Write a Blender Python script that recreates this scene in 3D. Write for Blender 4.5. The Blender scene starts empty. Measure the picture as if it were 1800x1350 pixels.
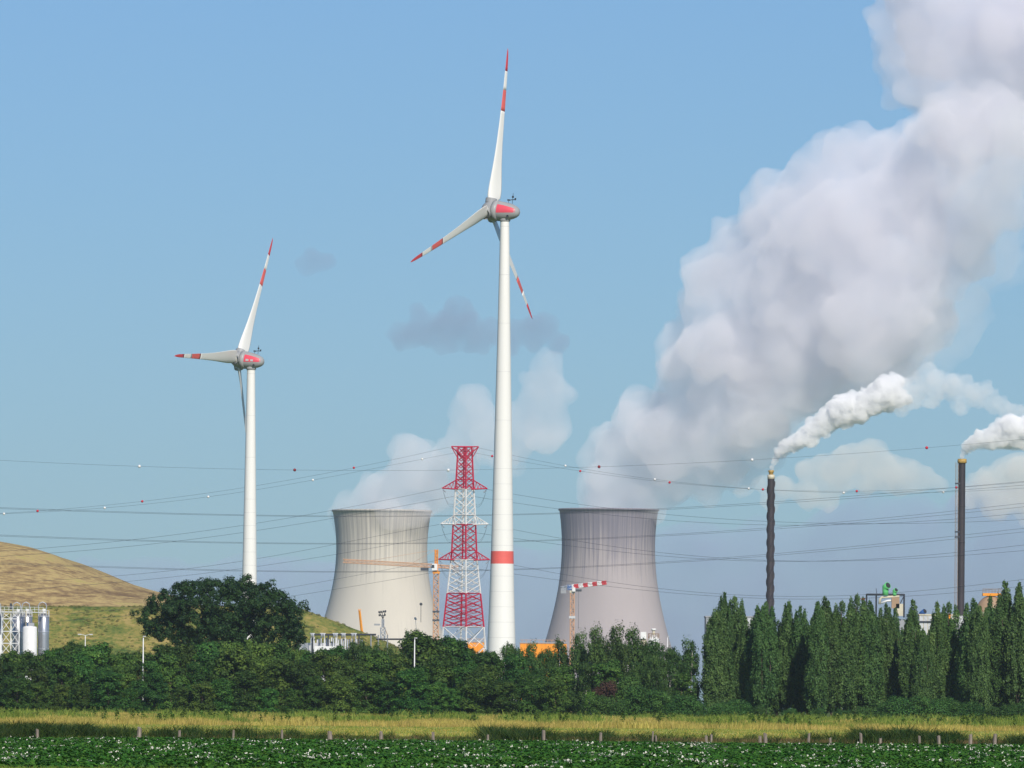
import bpy, bmesh, math, random
import numpy as np
from mathutils import Vector, Matrix, noise

sc = bpy.context.scene
R = math.radians
# ------------------------------------------------------------------ camera
CAM_H, F, HY, ROLL = 2.5, 15000.0, 1238.0, R(0.45)
cam_d = bpy.data.cameras.new('camera'); cam = bpy.data.objects.new('camera', cam_d)
sc.collection.objects.link(cam); sc.camera = cam
cam_d.sensor_width = 36; cam_d.lens = 300; cam_d.clip_start = 1; cam_d.clip_end = 90000
cam_d.shift_y = (HY - 675) / 1800
cam.location = (0, 0, CAM_H); cam.rotation_euler = (math.pi / 2, -ROLL, 0)
# ------------------------------------------------------------------ sky, sun, exposure
SUN_AZ, SUN_EL = -16, 35         # degrees: azimuth left of straight behind the camera, elevation
sv = Vector((-math.sin(R(SUN_AZ)) * math.cos(R(SUN_EL)), -math.cos(R(SUN_AZ)) * math.cos(R(SUN_EL)), math.sin(R(SUN_EL))))
w = bpy.data.worlds.new('World'); sc.world = w; w.use_nodes = True
nt = w.node_tree; nt.nodes.clear()
sky = nt.nodes.new('ShaderNodeTexSky'); sky.sky_type = 'NISHITA'; sky.sun_disc = False
sky.sun_elevation = R(SUN_EL); sky.sun_rotation = math.atan2(sv.x, sv.y)
sky.altitude = 0; sky.air_density = 1.0; sky.dust_density = 0.3; sky.ozone_density = 4.0
hs = nt.nodes.new('ShaderNodeMix'); hs.data_type = 'RGBA'; hs.blend_type = 'MULTIPLY'; hs.inputs[0].default_value = 1.0; hs.inputs[7].default_value = (0.67, 0.955, 1.36, 1)   # one even tint over the whole sky: deep blue summer air
bg = nt.nodes.new('ShaderNodeBackground'); bg.inputs['Strength'].default_value = 0.055
wo = nt.nodes.new('ShaderNodeOutputWorld')
nt.links.new(sky.outputs[0], hs.inputs[6]); nt.links.new(hs.outputs[2], bg.inputs['Color']); nt.links.new(bg.outputs[0], wo.inputs['Surface'])
sun_d = bpy.data.lights.new('sun', 'SUN'); sun_d.energy = 3.9; sun_d.angle = R(0.5); sun_d.color = (1, 0.93, 0.82)
sun = bpy.data.objects.new('sun', sun_d); sc.collection.objects.link(sun)
sun.rotation_euler = sv.to_track_quat('Z', 'Y').to_euler()
sc.view_settings.view_transform = 'Standard'; sc.view_settings.look = 'None'
sc.view_settings.exposure = 0.29; sc.view_settings.gamma = 1.0; sc.view_settings.use_curve_mapping = False
sc.render.engine = 'CYCLES'
cy = sc.cycles
cy.use_denoising = True; cy.max_bounces = 18; cy.diffuse_bounces = 3; cy.glossy_bounces = 3
cy.transmission_bounces = 4; cy.volume_bounces = 16; cy.transparent_max_bounces = 12
cy.caustics_reflective = False; cy.caustics_refractive = False; cy.sample_clamp_indirect = 6

# ------------------------------------------------------------------ helpers
def P(px, py, D):
    """the place at distance D that the photograph shows at pixel (px, py)"""
    u, v = px - 900.0, HY - py
    c, s = math.cos(ROLL), math.sin(ROLL)
    return Vector(((u * c - v * s) * D / F, D, CAM_H + (u * s + v * c) * D / F))
def G(px, py, D):
    p = P(px, py, D); p.z = 0; return p

def new_mat(name):
    m = bpy.data.materials.new(name); m.use_nodes = True
    nt = m.node_tree; nt.nodes.clear()
    out = nt.nodes.new('ShaderNodeOutputMaterial')
    return m, nt, out
def link(nt, a, b): nt.links.new(a, b)
def ramp(nt, fac, stops):
    r = nt.nodes.new('ShaderNodeValToRGB')
    el = r.color_ramp.elements
    while len(el) < len(stops): el.new(0.5)
    for e, (p, c) in zip(el, stops): e.position = p; e.color = (*c, 1)
    link(nt, fac, r.inputs[0]); return r.outputs[0]
def tex_noise(nt, scale, detail=4, rough=0.55, vec=None, stretch=None, coord='Object'):
    n = nt.nodes.new('ShaderNodeTexNoise'); n.inputs['Scale'].default_value = scale
    n.inputs['Detail'].default_value = detail; n.inputs['Roughness'].default_value = rough
    tc = nt.nodes.new('ShaderNodeTexCoord')
    v = tc.outputs[coord]
    if stretch:
        mp = nt.nodes.new('ShaderNodeMapping'); mp.inputs['Scale'].default_value = stretch
        link(nt, v, mp.inputs[0]); v = mp.outputs[0]
    link(nt, v, n.inputs['Vector']); return n.outputs['Fac']
def mat(name, col, rough=0.6, metal=0.0, var=0.08, scale=1.0, bump=0.0, stretch=None, spec=0.3):
    """painted / bare surface with a slight uneven tone"""
    m, nt, out = new_mat(name)
    b = nt.nodes.new('ShaderNodeBsdfPrincipled')
    b.inputs['Roughness'].default_value = rough; b.inputs['Metallic'].default_value = metal
    b.inputs['Specular IOR Level'].default_value = spec
    n = tex_noise(nt, scale, 5, 0.6, stretch=stretch)
    lo = tuple(max(0, c * (1 - var)) for c in col); hi = tuple(min(1, c * (1 + var)) for c in col)
    link(nt, ramp(nt, n, [(0.3, lo), (0.7, hi)]), b.inputs['Base Color'])
    if bump:
        bp = nt.nodes.new('ShaderNodeBump'); bp.inputs['Strength'].default_value = bump
        link(nt, n, bp.inputs['Height']); link(nt, bp.outputs[0], b.inputs['Normal'])
    link(nt, b.outputs[0], out.inputs['Surface']); return m
def foliage(name, cols, trans=0.25, rough=0.6, obj_var=0.25):
    """leaf material: tone runs with each leaf's own tint attribute and with the plant"""
    m, nt, out = new_mat(name)
    at = nt.nodes.new('ShaderNodeAttribute'); at.attribute_name = 'tint'
    k = len(cols) - 1
    c = ramp(nt, at.outputs['Fac'], [(i / k, cc) for i, cc in enumerate(cols)])
    oi = nt.nodes.new('ShaderNodeObjectInfo')
    mr = nt.nodes.new('ShaderNodeMapRange'); mr.inputs['To Min'].default_value = 1 - obj_var; mr.inputs['To Max'].default_value = 1 + obj_var
    link(nt, oi.outputs['Random'], mr.inputs['Value'])
    h = nt.nodes.new('ShaderNodeHueSaturation'); link(nt, mr.outputs[0], h.inputs['Value']); link(nt, c, h.inputs['Color'])
    m7 = nt.nodes.new('ShaderNodeMath'); m7.operation = 'MULTIPLY'; m7.inputs[1].default_value = 7.13; link(nt, oi.outputs['Random'], m7.inputs[0])
    fr = nt.nodes.new('ShaderNodeMath'); fr.operation = 'FRACT'; link(nt, m7.outputs[0], fr.inputs[0])
    mh = nt.nodes.new('ShaderNodeMapRange'); mh.inputs['To Min'].default_value = 0.5 - 0.09 * obj_var; mh.inputs['To Max'].default_value = 0.5 + 0.05 * obj_var; link(nt, fr.outputs[0], mh.inputs['Value']); link(nt, mh.outputs[0], h.inputs['Hue'])
    d = nt.nodes.new('ShaderNodeBsdfPrincipled'); d.inputs['Roughness'].default_value = rough; d.inputs['Specular IOR Level'].default_value = 0.25
    t = nt.nodes.new('ShaderNodeBsdfTranslucent')
    link(nt, h.outputs[0], d.inputs['Base Color']); link(nt, h.outputs[0], t.inputs['Color'])
    mx = nt.nodes.new('ShaderNodeMixShader'); mx.inputs[0].default_value = trans
    link(nt, d.outputs[0], mx.inputs[1]); link(nt, t.outputs[0], mx.inputs[2]); link(nt, mx.outputs[0], out.inputs['Surface'])
    return m

COL = sc.collection
def setp(o, label=None, cat=None, group=None, kind=None):
    if label: o['label'] = label
    if cat: o['category'] = cat
    if group: o['group'] = group
    if kind: o['kind'] = kind
    return o
def thing(name, loc, label, cat, group=None, rz=0):
    o = bpy.data.objects.new(name, None); COL.objects.link(o)
    o.empty_display_size = 0.5
    o.location = loc; o.rotation_euler = (0, 0, rz)
    return setp(o, label, cat, group)
def link_mesh(name, me, m=None, parent=None, loc=None):
    o = bpy.data.objects.new(name, me); COL.objects.link(o)
    if m is not None and not me.materials: me.materials.append(m)
    if parent: o.parent = parent
    if loc is not None: o.location = loc
    return o
def copy_tree(o, parent=None):
    c = o.copy(); COL.objects.link(c); c.parent = parent
    for ch in o.children: copy_tree(ch, c)
    return c

class MB:
    """collects shapes; build() links them as ONE mesh object"""
    def __init__(s): s.v, s.f, s.sm = [], [], []
    def add(s, vs, fs, smooth=False):
        n = len(s.v); s.v.extend([tuple(v) for v in vs]); s.f.extend([tuple(i + n for i in f) for f in fs]); s.sm.extend([smooth] * len(fs)); return s
    def box(s, c, d, rz=0.0):
        x, y, z = d[0] / 2, d[1] / 2, d[2] / 2; co, si = math.cos(rz), math.sin(rz)
        vs = [(c[0] + a * x * co - b * y * si, c[1] + a * x * si + b * y * co, c[2] + e * z) for e in (-1, 1) for a, b in ((-1, -1), (1, -1), (1, 1), (-1, 1))]
        return s.add(vs, [(3, 2, 1, 0), (4, 5, 6, 7), (0, 1, 5, 4), (1, 2, 6, 5), (2, 3, 7, 6), (3, 0, 4, 7)])
    def tube(s, pts, r, n=8, caps=True, smooth=True):
        pts = [Vector(p) for p in pts]; rs = r if isinstance(r, (list, tuple)) else [r] * len(pts)
        rings, up = [], None
        for i, p in enumerate(pts):
            d = (pts[min(i + 1, len(pts) - 1)] - pts[max(i - 1, 0)]).normalized()
            if up is None: up = Vector((0, 0, 1)) if abs(d.z) < 0.9 else Vector((1, 0, 0))
            a = d.cross(up).normalized(); b = a.cross(d).normalized(); up = b
            rings.append([p + (a * math.cos(t) + b * math.sin(t)) * rs[i] for t in [2 * math.pi * k / n for k in range(n)]])
        vs = [v for rg in rings for v in rg]; fs = []
        for i in range(len(pts) - 1):
            for k in range(n):
                fs.append((i * n + k, i * n + (k + 1) % n, (i + 1) * n + (k + 1) % n, (i + 1) * n + k))
        s.add(vs, fs, smooth)
        if caps:
            m = len(s.v) - len(vs)
            s.f.append(tuple(m + k for k in reversed(range(n)))); s.sm.append(False)
            s.f.append(tuple(m + len(vs) - n + k for k in range(n))); s.sm.append(False)
        return s
    def beam(s, p, q, wd): return s.tube([p, q], wd * 0.62, 4, True, False)
    def lathe(s, prof, c=(0, 0, 0), n=32, smooth=True, axis='Z'):
        vs, fs = [], []
        for r, z in prof:
            for k in range(n):
                t = 2 * math.pi * k / n
                a, b = r * math.cos(t), r * math.sin(t)
                vs.append((c[0] + a, c[1] + b, c[2] + z) if axis == 'Z' else (c[0] + z, c[1] + a, c[2] + b))
        for i in range(len(prof) - 1):
            for k in range(n):
                fs.append((i * n + k, i * n + (k + 1) % n, (i + 1) * n + (k + 1) % n, (i + 1) * n + k))
        return s.add(vs, fs, smooth)
    def disc(s, c, r, n=24, up=1):
        return s.add([(c[0] + r * math.cos(2 * math.pi * k / n), c[1] + r * math.sin(2 * math.pi * k / n), c[2]) for k in range(n)], [tuple(range(n))])
    def ball(s, c, r, n=10):
        prof = [(max(1e-4, r * math.sin(math.pi * i / n)), -r * math.cos(math.pi * i / n)) for i in range(n + 1)]
        return s.lathe(prof, c, n * 2)
    def mesh(s, name):
        me = bpy.data.meshes.new(name); me.from_pydata(s.v, [], s.f); me.polygons.foreach_set('use_smooth', s.sm); me.update(); return me
    def build(s, name, m, parent=None, loc=None): return link_mesh(name, s.mesh(name), m, parent, loc)

def grid_sheet(name, x0, x1, y0, y1, z, m, nx=2, ny=2, fn=None):
    xs = np.linspace(x0, x1, nx); ys = np.linspace(y0, y1, ny)
    v = [(x, y, z + (fn(x, y) if fn else 0)) for y in ys for x in xs]
    f = [(j * nx + i, j * nx + i + 1, (j + 1) * nx + i + 1, (j + 1) * nx + i) for j in range(ny - 1) for i in range(nx - 1)]
    b = MB(); b.add(v, f, True); return b.build(name, m)

def leaf_mesh(name, C, N, S, tint, m, rng, aspect=0.7, hang=None):
    """one small folded leaf spray per point, each a quad with its own tilt and tint"""
    n = len(C); N = N / np.maximum(1e-6, np.linalg.norm(N, axis=1, keepdims=True))
    a = rng.normal(size=(n, 3))
    if hang is not None: a = a * (1 - hang) + np.array([0, 0, 1.6]) * hang
    a -= N * np.sum(a * N, axis=1, keepdims=True); a /= np.maximum(1e-6, np.linalg.norm(a, axis=1, keepdims=True))
    b = np.cross(N, a); h = S[:, None]
    v = np.empty((n, 4, 3))
    v[:, 0] = C - a * h * 0.5; v[:, 2] = C + a * h * 0.5
    v[:, 1] = C + b * h * 0.5 * aspect - N * h * 0.12; v[:, 3] = C - b * h * 0.5 * aspect - N * h * 0.12 + a * h * 0.1
    me = bpy.data.meshes.new(name)
    me.vertices.add(4 * n); me.vertices.foreach_set('co', v.reshape(-1).astype(np.float32))
    me.loops.add(4 * n); me.loops.foreach_set('vertex_index', np.arange(4 * n, dtype=np.int32))
    me.polygons.add(n); me.polygons.foreach_set('loop_start', np.arange(0, 4 * n, 4, dtype=np.int32))
    at = me.attributes.new('tint', 'FLOAT', 'POINT'); at.data.foreach_set('value', np.repeat(np.clip(tint, 0, 1), 4).astype(np.float32))
    me.update(calc_edges=True); me.materials.append(m); return me

# ------------------------------------------------------------------ materials
M = {}
M['white'] = mat('turbine_white', (0.78, 0.77, 0.73), 0.35, var=0.03, scale=0.15, stretch=(1, 1, 0.1))
M['joint'] = mat('joint_grey', (0.60, 0.60, 0.58), 0.5)
M['white2'] = mat('white_steel', (0.75, 0.75, 0.74), 0.4, var=0.06, scale=0.8)
M['grey'] = mat('hub_grey', (0.33, 0.335, 0.335), 0.4, var=0.06, scale=0.5)
M['red'] = mat('signal_red', (0.62, 0.06, 0.07), 0.45, var=0.1, scale=0.5)
M['redpanel'] = mat('panel_red', (0.70, 0.075, 0.11), 0.45, var=0.05, scale=0.5)
M['redband'] = mat('band_red', (0.72, 0.13, 0.11), 0.5, var=0.05, scale=0.5)
M['darkgap'] = mat('dark_opening', (0.03, 0.03, 0.035), 0.7)
M['pyred'] = mat('pylon_red', (0.52, 0.02, 0.06), 0.5, var=0.15, scale=0.6)
M['pywhite'] = mat('pylon_white', (0.72, 0.71, 0.69), 0.5, var=0.12, scale=0.6)
M['wire'] = mat('conductor_metal', (0.05, 0.055, 0.07), 0.6)
M['ballred'] = mat('ball_red', (0.55, 0.02, 0.04), 0.5, var=0.05)
M['balldark'] = mat('ball_dark_red', (0.22, 0.012, 0.02), 0.5, var=0.05)
M['orange'] = mat('crane_orange', (0.64, 0.37, 0.21), 0.5, var=0.15, scale=0.4)
M['orange2'] = mat('cladding_orange', (0.80, 0.30, 0.02), 0.5, var=0.1, scale=0.3)
M['steel'] = mat('galvanised_steel', (0.42, 0.45, 0.50), 0.4, 0.3, var=0.12, scale=1.5)
M['silo'] = mat('silo_metal', (0.50, 0.50, 0.52), 0.33, 0.75, var=0.08, scale=1.2, stretch=(1, 1, 0.15))
M['chimney'] = mat('stack_brown', (0.042, 0.034, 0.038), 0.55, var=0.3, scale=0.25, stretch=(1, 1, 0.35))
M['cap'] = mat('stack_cap', (0.42, 0.27, 0.07), 0.5, var=0.25, scale=0.8)
M['cream'] = mat('cream_paint', (0.55, 0.50, 0.38), 0.5, var=0.08, scale=0.6)
M['greywall'] = mat('grey_cladding', (0.30, 0.31, 0.33), 0.6, var=0.06, scale=0.2)
M['ltgrey'] = mat('light_grey_cladding', (0.52, 0.53, 0.54), 0.6, var=0.06, scale=0.2)
M['green'] = mat('vent_green', (0.12, 0.50, 0.17), 0.45, var=0.1)
M['greenwall'] = mat('green_cladding', (0.04, 0.30, 0.12), 0.5, var=0.08)
M['blue'] = mat('cowl_blue', (0.03, 0.10, 0.30), 0.45, var=0.1)
M['tank'] = mat('tank_brown', (0.36, 0.24, 0.15), 0.5, var=0.15, scale=0.3)
M['bark'] = mat('bark_brown', (0.085, 0.065, 0.048), 0.9, var=0.35, scale=3, bump=0.4, stretch=(1, 1, 0.3))
M['birchbark'] = mat('birch_bark', (0.55, 0.52, 0.46), 0.8, var=0.4, scale=2.5)
M['post'] = mat('weathered_wood', (0.24, 0.20, 0.165), 0.9, var=0.4, scale=9, bump=0.6, stretch=(1, 1, 0.18))
# leaves
M['lf_dark'] = foliage('broadleaf_leaves', [(0.021, 0.066, 0.011), (0.048, 0.125, 0.020), (0.11, 0.205, 0.030)], obj_var=0.42)
M['lf_big'] = foliage('walnut_leaves', [(0.012, 0.040, 0.011), (0.021, 0.064, 0.015), (0.042, 0.098, 0.020)], obj_var=0.05)
M['lf_birch'] = foliage('birch_leaves', [(0.028, 0.074, 0.020), (0.055, 0.122, 0.028), (0.10, 0.18, 0.038)], obj_var=0.2)
M['lf_poplar'] = foliage('poplar_leaves', [(0.026, 0.070, 0.018), (0.062, 0.135, 0.034), (0.12, 0.21, 0.055)], obj_var=0.15)
M['lf_bush'] = foliage('bush_leaves', [(0.03, 0.085, 0.018), (0.05, 0.13, 0.025), (0.08, 0.17, 0.03)], obj_var=0.2)
M['lf_red'] = foliage('copper_leaves', [(0.05, 0.03, 0.02), (0.09, 0.04, 0.03), (0.10, 0.06, 0.03)], obj_var=0.05)
M['lf_lime'] = foliage('lime_leaves', [(0.07, 0.17, 0.02), (0.11, 0.23, 0.03), (0.15, 0.28, 0.03)], obj_var=0.1)
M['lf_potato'] = foliage('potato_leaves', [(0.018, 0.072, 0.009), (0.044, 0.145, 0.016), (0.095, 0.24, 0.026)], obj_var=0.2)
M['lf_flower'] = foliage('potato_petals', [(0.72, 0.70, 0.52), (0.80, 0.79, 0.68), (0.82, 0.82, 0.76)], trans=0.15, obj_var=0.05)
M['lf_reed'] = foliage('reed_blades', [(0.010, 0.034, 0.006), (0.022, 0.062, 0.010), (0.075, 0.11, 0.02)], obj_var=0.35)
M['lf_gold'] = foliage('dry_grass', [(0.30, 0.27, 0.05), (0.48, 0.40, 0.085), (0.62, 0.48, 0.14)], obj_var=0.2)
M['lf_ggrass'] = foliage('green_grass', [(0.08, 0.15, 0.02), (0.16, 0.24, 0.03), (0.30, 0.35, 0.06)], obj_var=0.25)
M['lf_scrub'] = foliage('scrub_leaves', [(0.09, 0.13, 0.025), (0.17, 0.19, 0.04), (0.28, 0.24, 0.07)], obj_var=0.3)

def ground_mat(name, stops, scale, detail=8, stretch=None, bump=0.0, s2=None):
    m, nt, out = new_mat(name)
    b = nt.nodes.new('ShaderNodeBsdfPrincipled'); b.inputs['Roughness'].default_value = 0.95; b.inputs['Specular IOR Level'].default_value = 0.1
    n = tex_noise(nt, scale, detail, 0.65, stretch=stretch)
    if s2:
        n2 = tex_noise(nt, s2, 6, 0.6, stretch=stretch)
        mm = nt.nodes.new('ShaderNodeMix'); mm.inputs[0].default_value = 0.5
        link(nt, n, mm.inputs[2]); link(nt, n2, mm.inputs[3]); n = mm.outputs[0]
    link(nt, ramp(nt, n, stops), b.inputs['Base Color'])
    if bump:
        bp = nt.nodes.new('ShaderNodeBump'); bp.inputs['Strength'].default_value = bump; bp.inputs['Distance'].default_value = 1.0
        link(nt, n, bp.inputs['Height']); link(nt, bp.outputs[0], b.inputs['Normal'])
    link(nt, b.outputs[0], out.inputs['Surface']); return m

# ------------------------------------------------------------------ ground
M['ground'] = ground_mat('grassland', [(0.3, (0.05, 0.09, 0.02)), (0.5, (0.10, 0.14, 0.03)), (0.7, (0.18, 0.19, 0.06))], 0.05)
M['soil'] = ground_mat('soil', [(0.3, (0.020, 0.032, 0.012)), (0.7, (0.035, 0.055, 0.018))], 0.8)
M['meadow'] = ground_mat('mown_meadow', [(0.32, (0.24, 0.27, 0.05)), (0.5, (0.36, 0.37, 0.075)), (0.68, (0.48, 0.44, 0.12))], 0.06, stretch=(1, 0.12, 1), s2=0.5)
setp(grid_sheet('ground', -6000, 6000, -2000, 9500, 0.0, M['ground'], 40, 40), kind='structure')
setp(grid_sheet('field_soil', -70, 70, 286, 499, 0.02, M['soil'], 4, 4), kind='structure')
setp(grid_sheet('meadow', -120, 120, 545, 905, 0.02, M['meadow'], 4, 4), kind='structure')

# hill: a mown landfill mound on a green berm
def hill_mat():
    m, nt, out = new_mat('mound_grass')
    b = nt.nodes.new('ShaderNodeBsdfPrincipled'); b.inputs['Roughness'].default_value = 0.95; b.inputs['Specular IOR Level'].default_value = 0.05
    big = tex_noise(nt, 0.045, 8, 0.68, stretch=(0.6, 1, 2.6)); fine = tex_noise(nt, 0.5, 6, 0.7, stretch=(0.5, 1, 2.0))
    mx = nt.nodes.new('ShaderNodeMix'); mx.inputs[0].default_value = 0.45; link(nt, big, mx.inputs[2]); link(nt, fine, mx.inputs[3])
    tan = ramp(nt, mx.outputs[0], [(0.40, (0.19, 0.125, 0.070)), (0.47, (0.33, 0.235, 0.11)), (0.53, (0.49, 0.37, 0.165)), (0.60, (0.42, 0.36, 0.12))])
    big2 = tex_noise(nt, 0.07, 7, 0.7, stretch=(1, 1, 1.5)); fine2 = tex_noise(nt, 0.45, 6, 0.75)
    m2 = nt.nodes.new('ShaderNodeMix'); m2.inputs[0].default_value = 0.45; link(nt, big2, m2.inputs[2]); link(nt, fine2, m2.inputs[3])
    grn = ramp(nt, m2.outputs[0], [(0.40, (0.06, 0.11, 0.025)), (0.47, (0.15, 0.18, 0.04)), (0.53, (0.26, 0.23, 0.06)), (0.60, (0.38, 0.29, 0.10))])
    at = nt.nodes.new('ShaderNodeAttribute'); at.attribute_name = 'upper'
    c = nt.nodes.new('ShaderNodeMix'); c.data_type = 'RGBA'
    link(nt, at.outputs['Fac'], c.inputs[0]); link(nt, grn, c.inputs[6]); link(nt, tan, c.inputs[7])
    link(nt, c.outputs[2], b.inputs['Base Color'])
    bp = nt.nodes.new('ShaderNodeBump'); bp.inputs['Strength'].default_value = 0.6; bp.inputs['Distance'].default_value = 1.5
    link(nt, fine, bp.inputs['Height']); link(nt, bp.outputs[0], b.inputs['Normal'])
    link(nt, b.outputs[0], out.inputs['Surface']); return m
HD = 3050.0
def hill_profile(x, pts):
    for (xa, za), (xb, zb) in zip(pts, pts[1:]):
        if xa <= x <= xb:
            t = (x - xa) / (xb - xa); return za + (zb - za) * t
    return pts[-1][1] if x > pts[-1][0] else pts[0][1]
up_pts = [(P(a, b, HD).x, P(a, b, HD).z) for a, b in ((-700, 930), (-250, 930), (-120, 935), (-40, 945), (0, 952), (45, 960), (90, 974), (150, 998), (210, 1022), (255, 1035), (300, 1047), (350, 1062), (400, 1078), (520, 1120), (700, 1240))]
lo_pts = [(P(a, b, HD - 70).x, P(a, b, HD - 70).z) for a, b in ((-700, 1066), (350, 1066), (480, 1066), (515, 1066), (545, 1076), (600, 1097), (640, 1112), (700, 1140), (860, 1236), (1000, 1260))]
def hill_z(x, y):
    # s: distance behind the berm's foot line
    zl, zu = max(0, hill_profile(x, lo_pts)), max(0, hill_profile(x, up_pts))
    s = y - (HD - 150)
    front = 0 if s < 0 else zl * min(1, s / 80.0)
    if s > 90 and zu > zl:
        t = min(1, (s - 90) / 60.0); tt = t * (2 - t) * 0.5 + t * 0.5
        front = zl + (zu - zl) * tt
    back = 0.0 if s < 420 else (s - 420) * 0.4
    n = noise.noise(Vector((x * 0.02, y * 0.02, 0))) * 0.5 + noise.noise(Vector((x * 0.09, y * 0.09, 3))) * 0.25
    return max(-1.0, front - back + (n if front > 1 else 0))
nx, ny = 220, 90
xs = np.linspace(-420, 40, nx); ys = np.concatenate([np.linspace(HD - 160, HD + 30, 65), np.linspace(HD + 40, HD + 500, ny - 65)])
b = MB(); b.add([(x, y, hill_z(x, y)) for y in ys for x in xs], [(j * nx + i, j * nx + i + 1, (j + 1) * nx + i + 1, (j + 1) * nx + i) for j in range(ny - 1) for i in range(nx - 1)], True)
hill = b.build('hill', hill_mat()); setp(hill, kind='structure')
at = hill.data.attributes.new('upper', 'FLOAT', 'POINT')
at.data.foreach_set('value', [1.0 if (y - (HD - 150)) > 84 + 3 * noise.noise(Vector((x * 0.15, 0, 0))) else 0.0 for y in ys for x in xs])

# ------------------------------------------------------------------ cooling towers
def concrete(name, cx_seed, base, rim, rib=0.3, grime_shade=0.30):
    m, nt, out = new_mat(name)
    b = nt.nodes.new('ShaderNodeBsdfPrincipled'); b.inputs['Roughness'].default_value = 0.9; b.inputs['Specular IOR Level'].default_value = 0.1
    tc = nt.nodes.new('ShaderNodeTexCoord'); sx = nt.nodes.new('ShaderNodeSeparateXYZ'); link(nt, tc.outputs['Object'], sx.inputs[0])
    an = nt.nodes.new('ShaderNodeMath'); an.operation = 'ARCTAN2'; link(nt, sx.outputs[1], an.inputs[0]); link(nt, sx.outputs[0], an.inputs[1])
    cv = nt.nodes.new('ShaderNodeCombineXYZ')
    mu = nt.nodes.new('ShaderNodeMath'); mu.operation = 'MULTIPLY'; mu.inputs[1].default_value = 22.0; link(nt, an.outputs[0], mu.inputs[0])
    mz = nt.nodes.new('ShaderNodeMath'); mz.operation = 'MULTIPLY'; mz.inputs[1].default_value = 0.012; link(nt, sx.outputs[2], mz.inputs[0])
    link(nt, mu.outputs[0], cv.inputs[0]); link(nt, mz.outputs[0], cv.inputs[1]); cv.inputs[2].default_value = cx_seed
    st = nt.nodes.new('ShaderNodeTexNoise'); st.inputs['Scale'].default_value = 1.0; st.inputs['Detail'].default_value = 3; st.inputs['Roughness'].default_value = 0.6; link(nt, cv.outputs[0], st.inputs['Vector'])
    # dirt runs, plus painted shade on the grey tower, that start under the rim and end at uneven heights
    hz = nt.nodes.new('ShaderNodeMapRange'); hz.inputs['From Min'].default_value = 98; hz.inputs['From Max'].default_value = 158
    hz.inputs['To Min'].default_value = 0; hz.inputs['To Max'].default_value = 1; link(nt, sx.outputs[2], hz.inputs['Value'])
    ad = nt.nodes.new('ShaderNodeMath'); ad.operation = 'MULTIPLY_ADD'; link(nt, hz.outputs[0], ad.inputs[0]); ad.inputs[1].default_value = grime_shade; link(nt, st.outputs['Fac'], ad.inputs[2])
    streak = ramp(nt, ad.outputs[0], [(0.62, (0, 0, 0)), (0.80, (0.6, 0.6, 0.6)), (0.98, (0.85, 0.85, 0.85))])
    # regular formwork ribs, thin dark verticals
    wv = nt.nodes.new('ShaderNodeMath'); wv.operation = 'MULTIPLY'; wv.inputs[1].default_value = 62.0; link(nt, an.outputs[0], wv.inputs[0])
    sn = nt.nodes.new('ShaderNodeMath'); sn.operation = 'SINE'; link(nt, wv.outputs[0], sn.inputs[0])
    gp = nt.nodes.new('ShaderNodeMath'); gp.operation = 'GREATER_THAN'; gp.inputs[1].default_value = 0.62; link(nt, sn.outputs[0], gp.inputs[0])
    rg = nt.nodes.new('ShaderNodeMath'); rg.operation = 'MULTIPLY'; link(nt, gp.outputs[0], rg.inputs[0])
    zz = nt.nodes.new('ShaderNodeMath'); zz.operation = 'MULTIPLY_ADD'; link(nt, hz.outputs[0], zz.inputs[0]); zz.inputs[1].default_value = 1.0; link(nt, st.outputs['Fac'], zz.inputs[2])
    zr = ramp(nt, zz.outputs[0], [(0.62, (0, 0, 0)), (0.98, (1, 1, 1))])
    link(nt, zr, rg.inputs[1])
    big = tex_noise(nt, 0.02, 5, 0.6, stretch=(1, 1, 0.3))
    bc = ramp(nt, big, [(0.3, tuple(c * 0.92 for c in base)), (0.7, tuple(min(1, c * 1.06) for c in base))])
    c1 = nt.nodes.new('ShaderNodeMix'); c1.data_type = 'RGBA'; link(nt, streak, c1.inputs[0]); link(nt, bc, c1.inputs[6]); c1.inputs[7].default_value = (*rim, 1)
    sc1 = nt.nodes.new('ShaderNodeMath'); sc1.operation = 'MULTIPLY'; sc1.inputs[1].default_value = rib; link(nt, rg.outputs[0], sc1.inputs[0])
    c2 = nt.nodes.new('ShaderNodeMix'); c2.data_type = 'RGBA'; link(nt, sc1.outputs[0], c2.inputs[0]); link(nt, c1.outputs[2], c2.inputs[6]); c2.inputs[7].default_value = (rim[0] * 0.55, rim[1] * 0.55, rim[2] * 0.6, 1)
    link(nt, c2.outputs[2], b.inputs['Base Color']); link(nt, b.outputs[0], out.inputs['Surface']); return m
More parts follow.
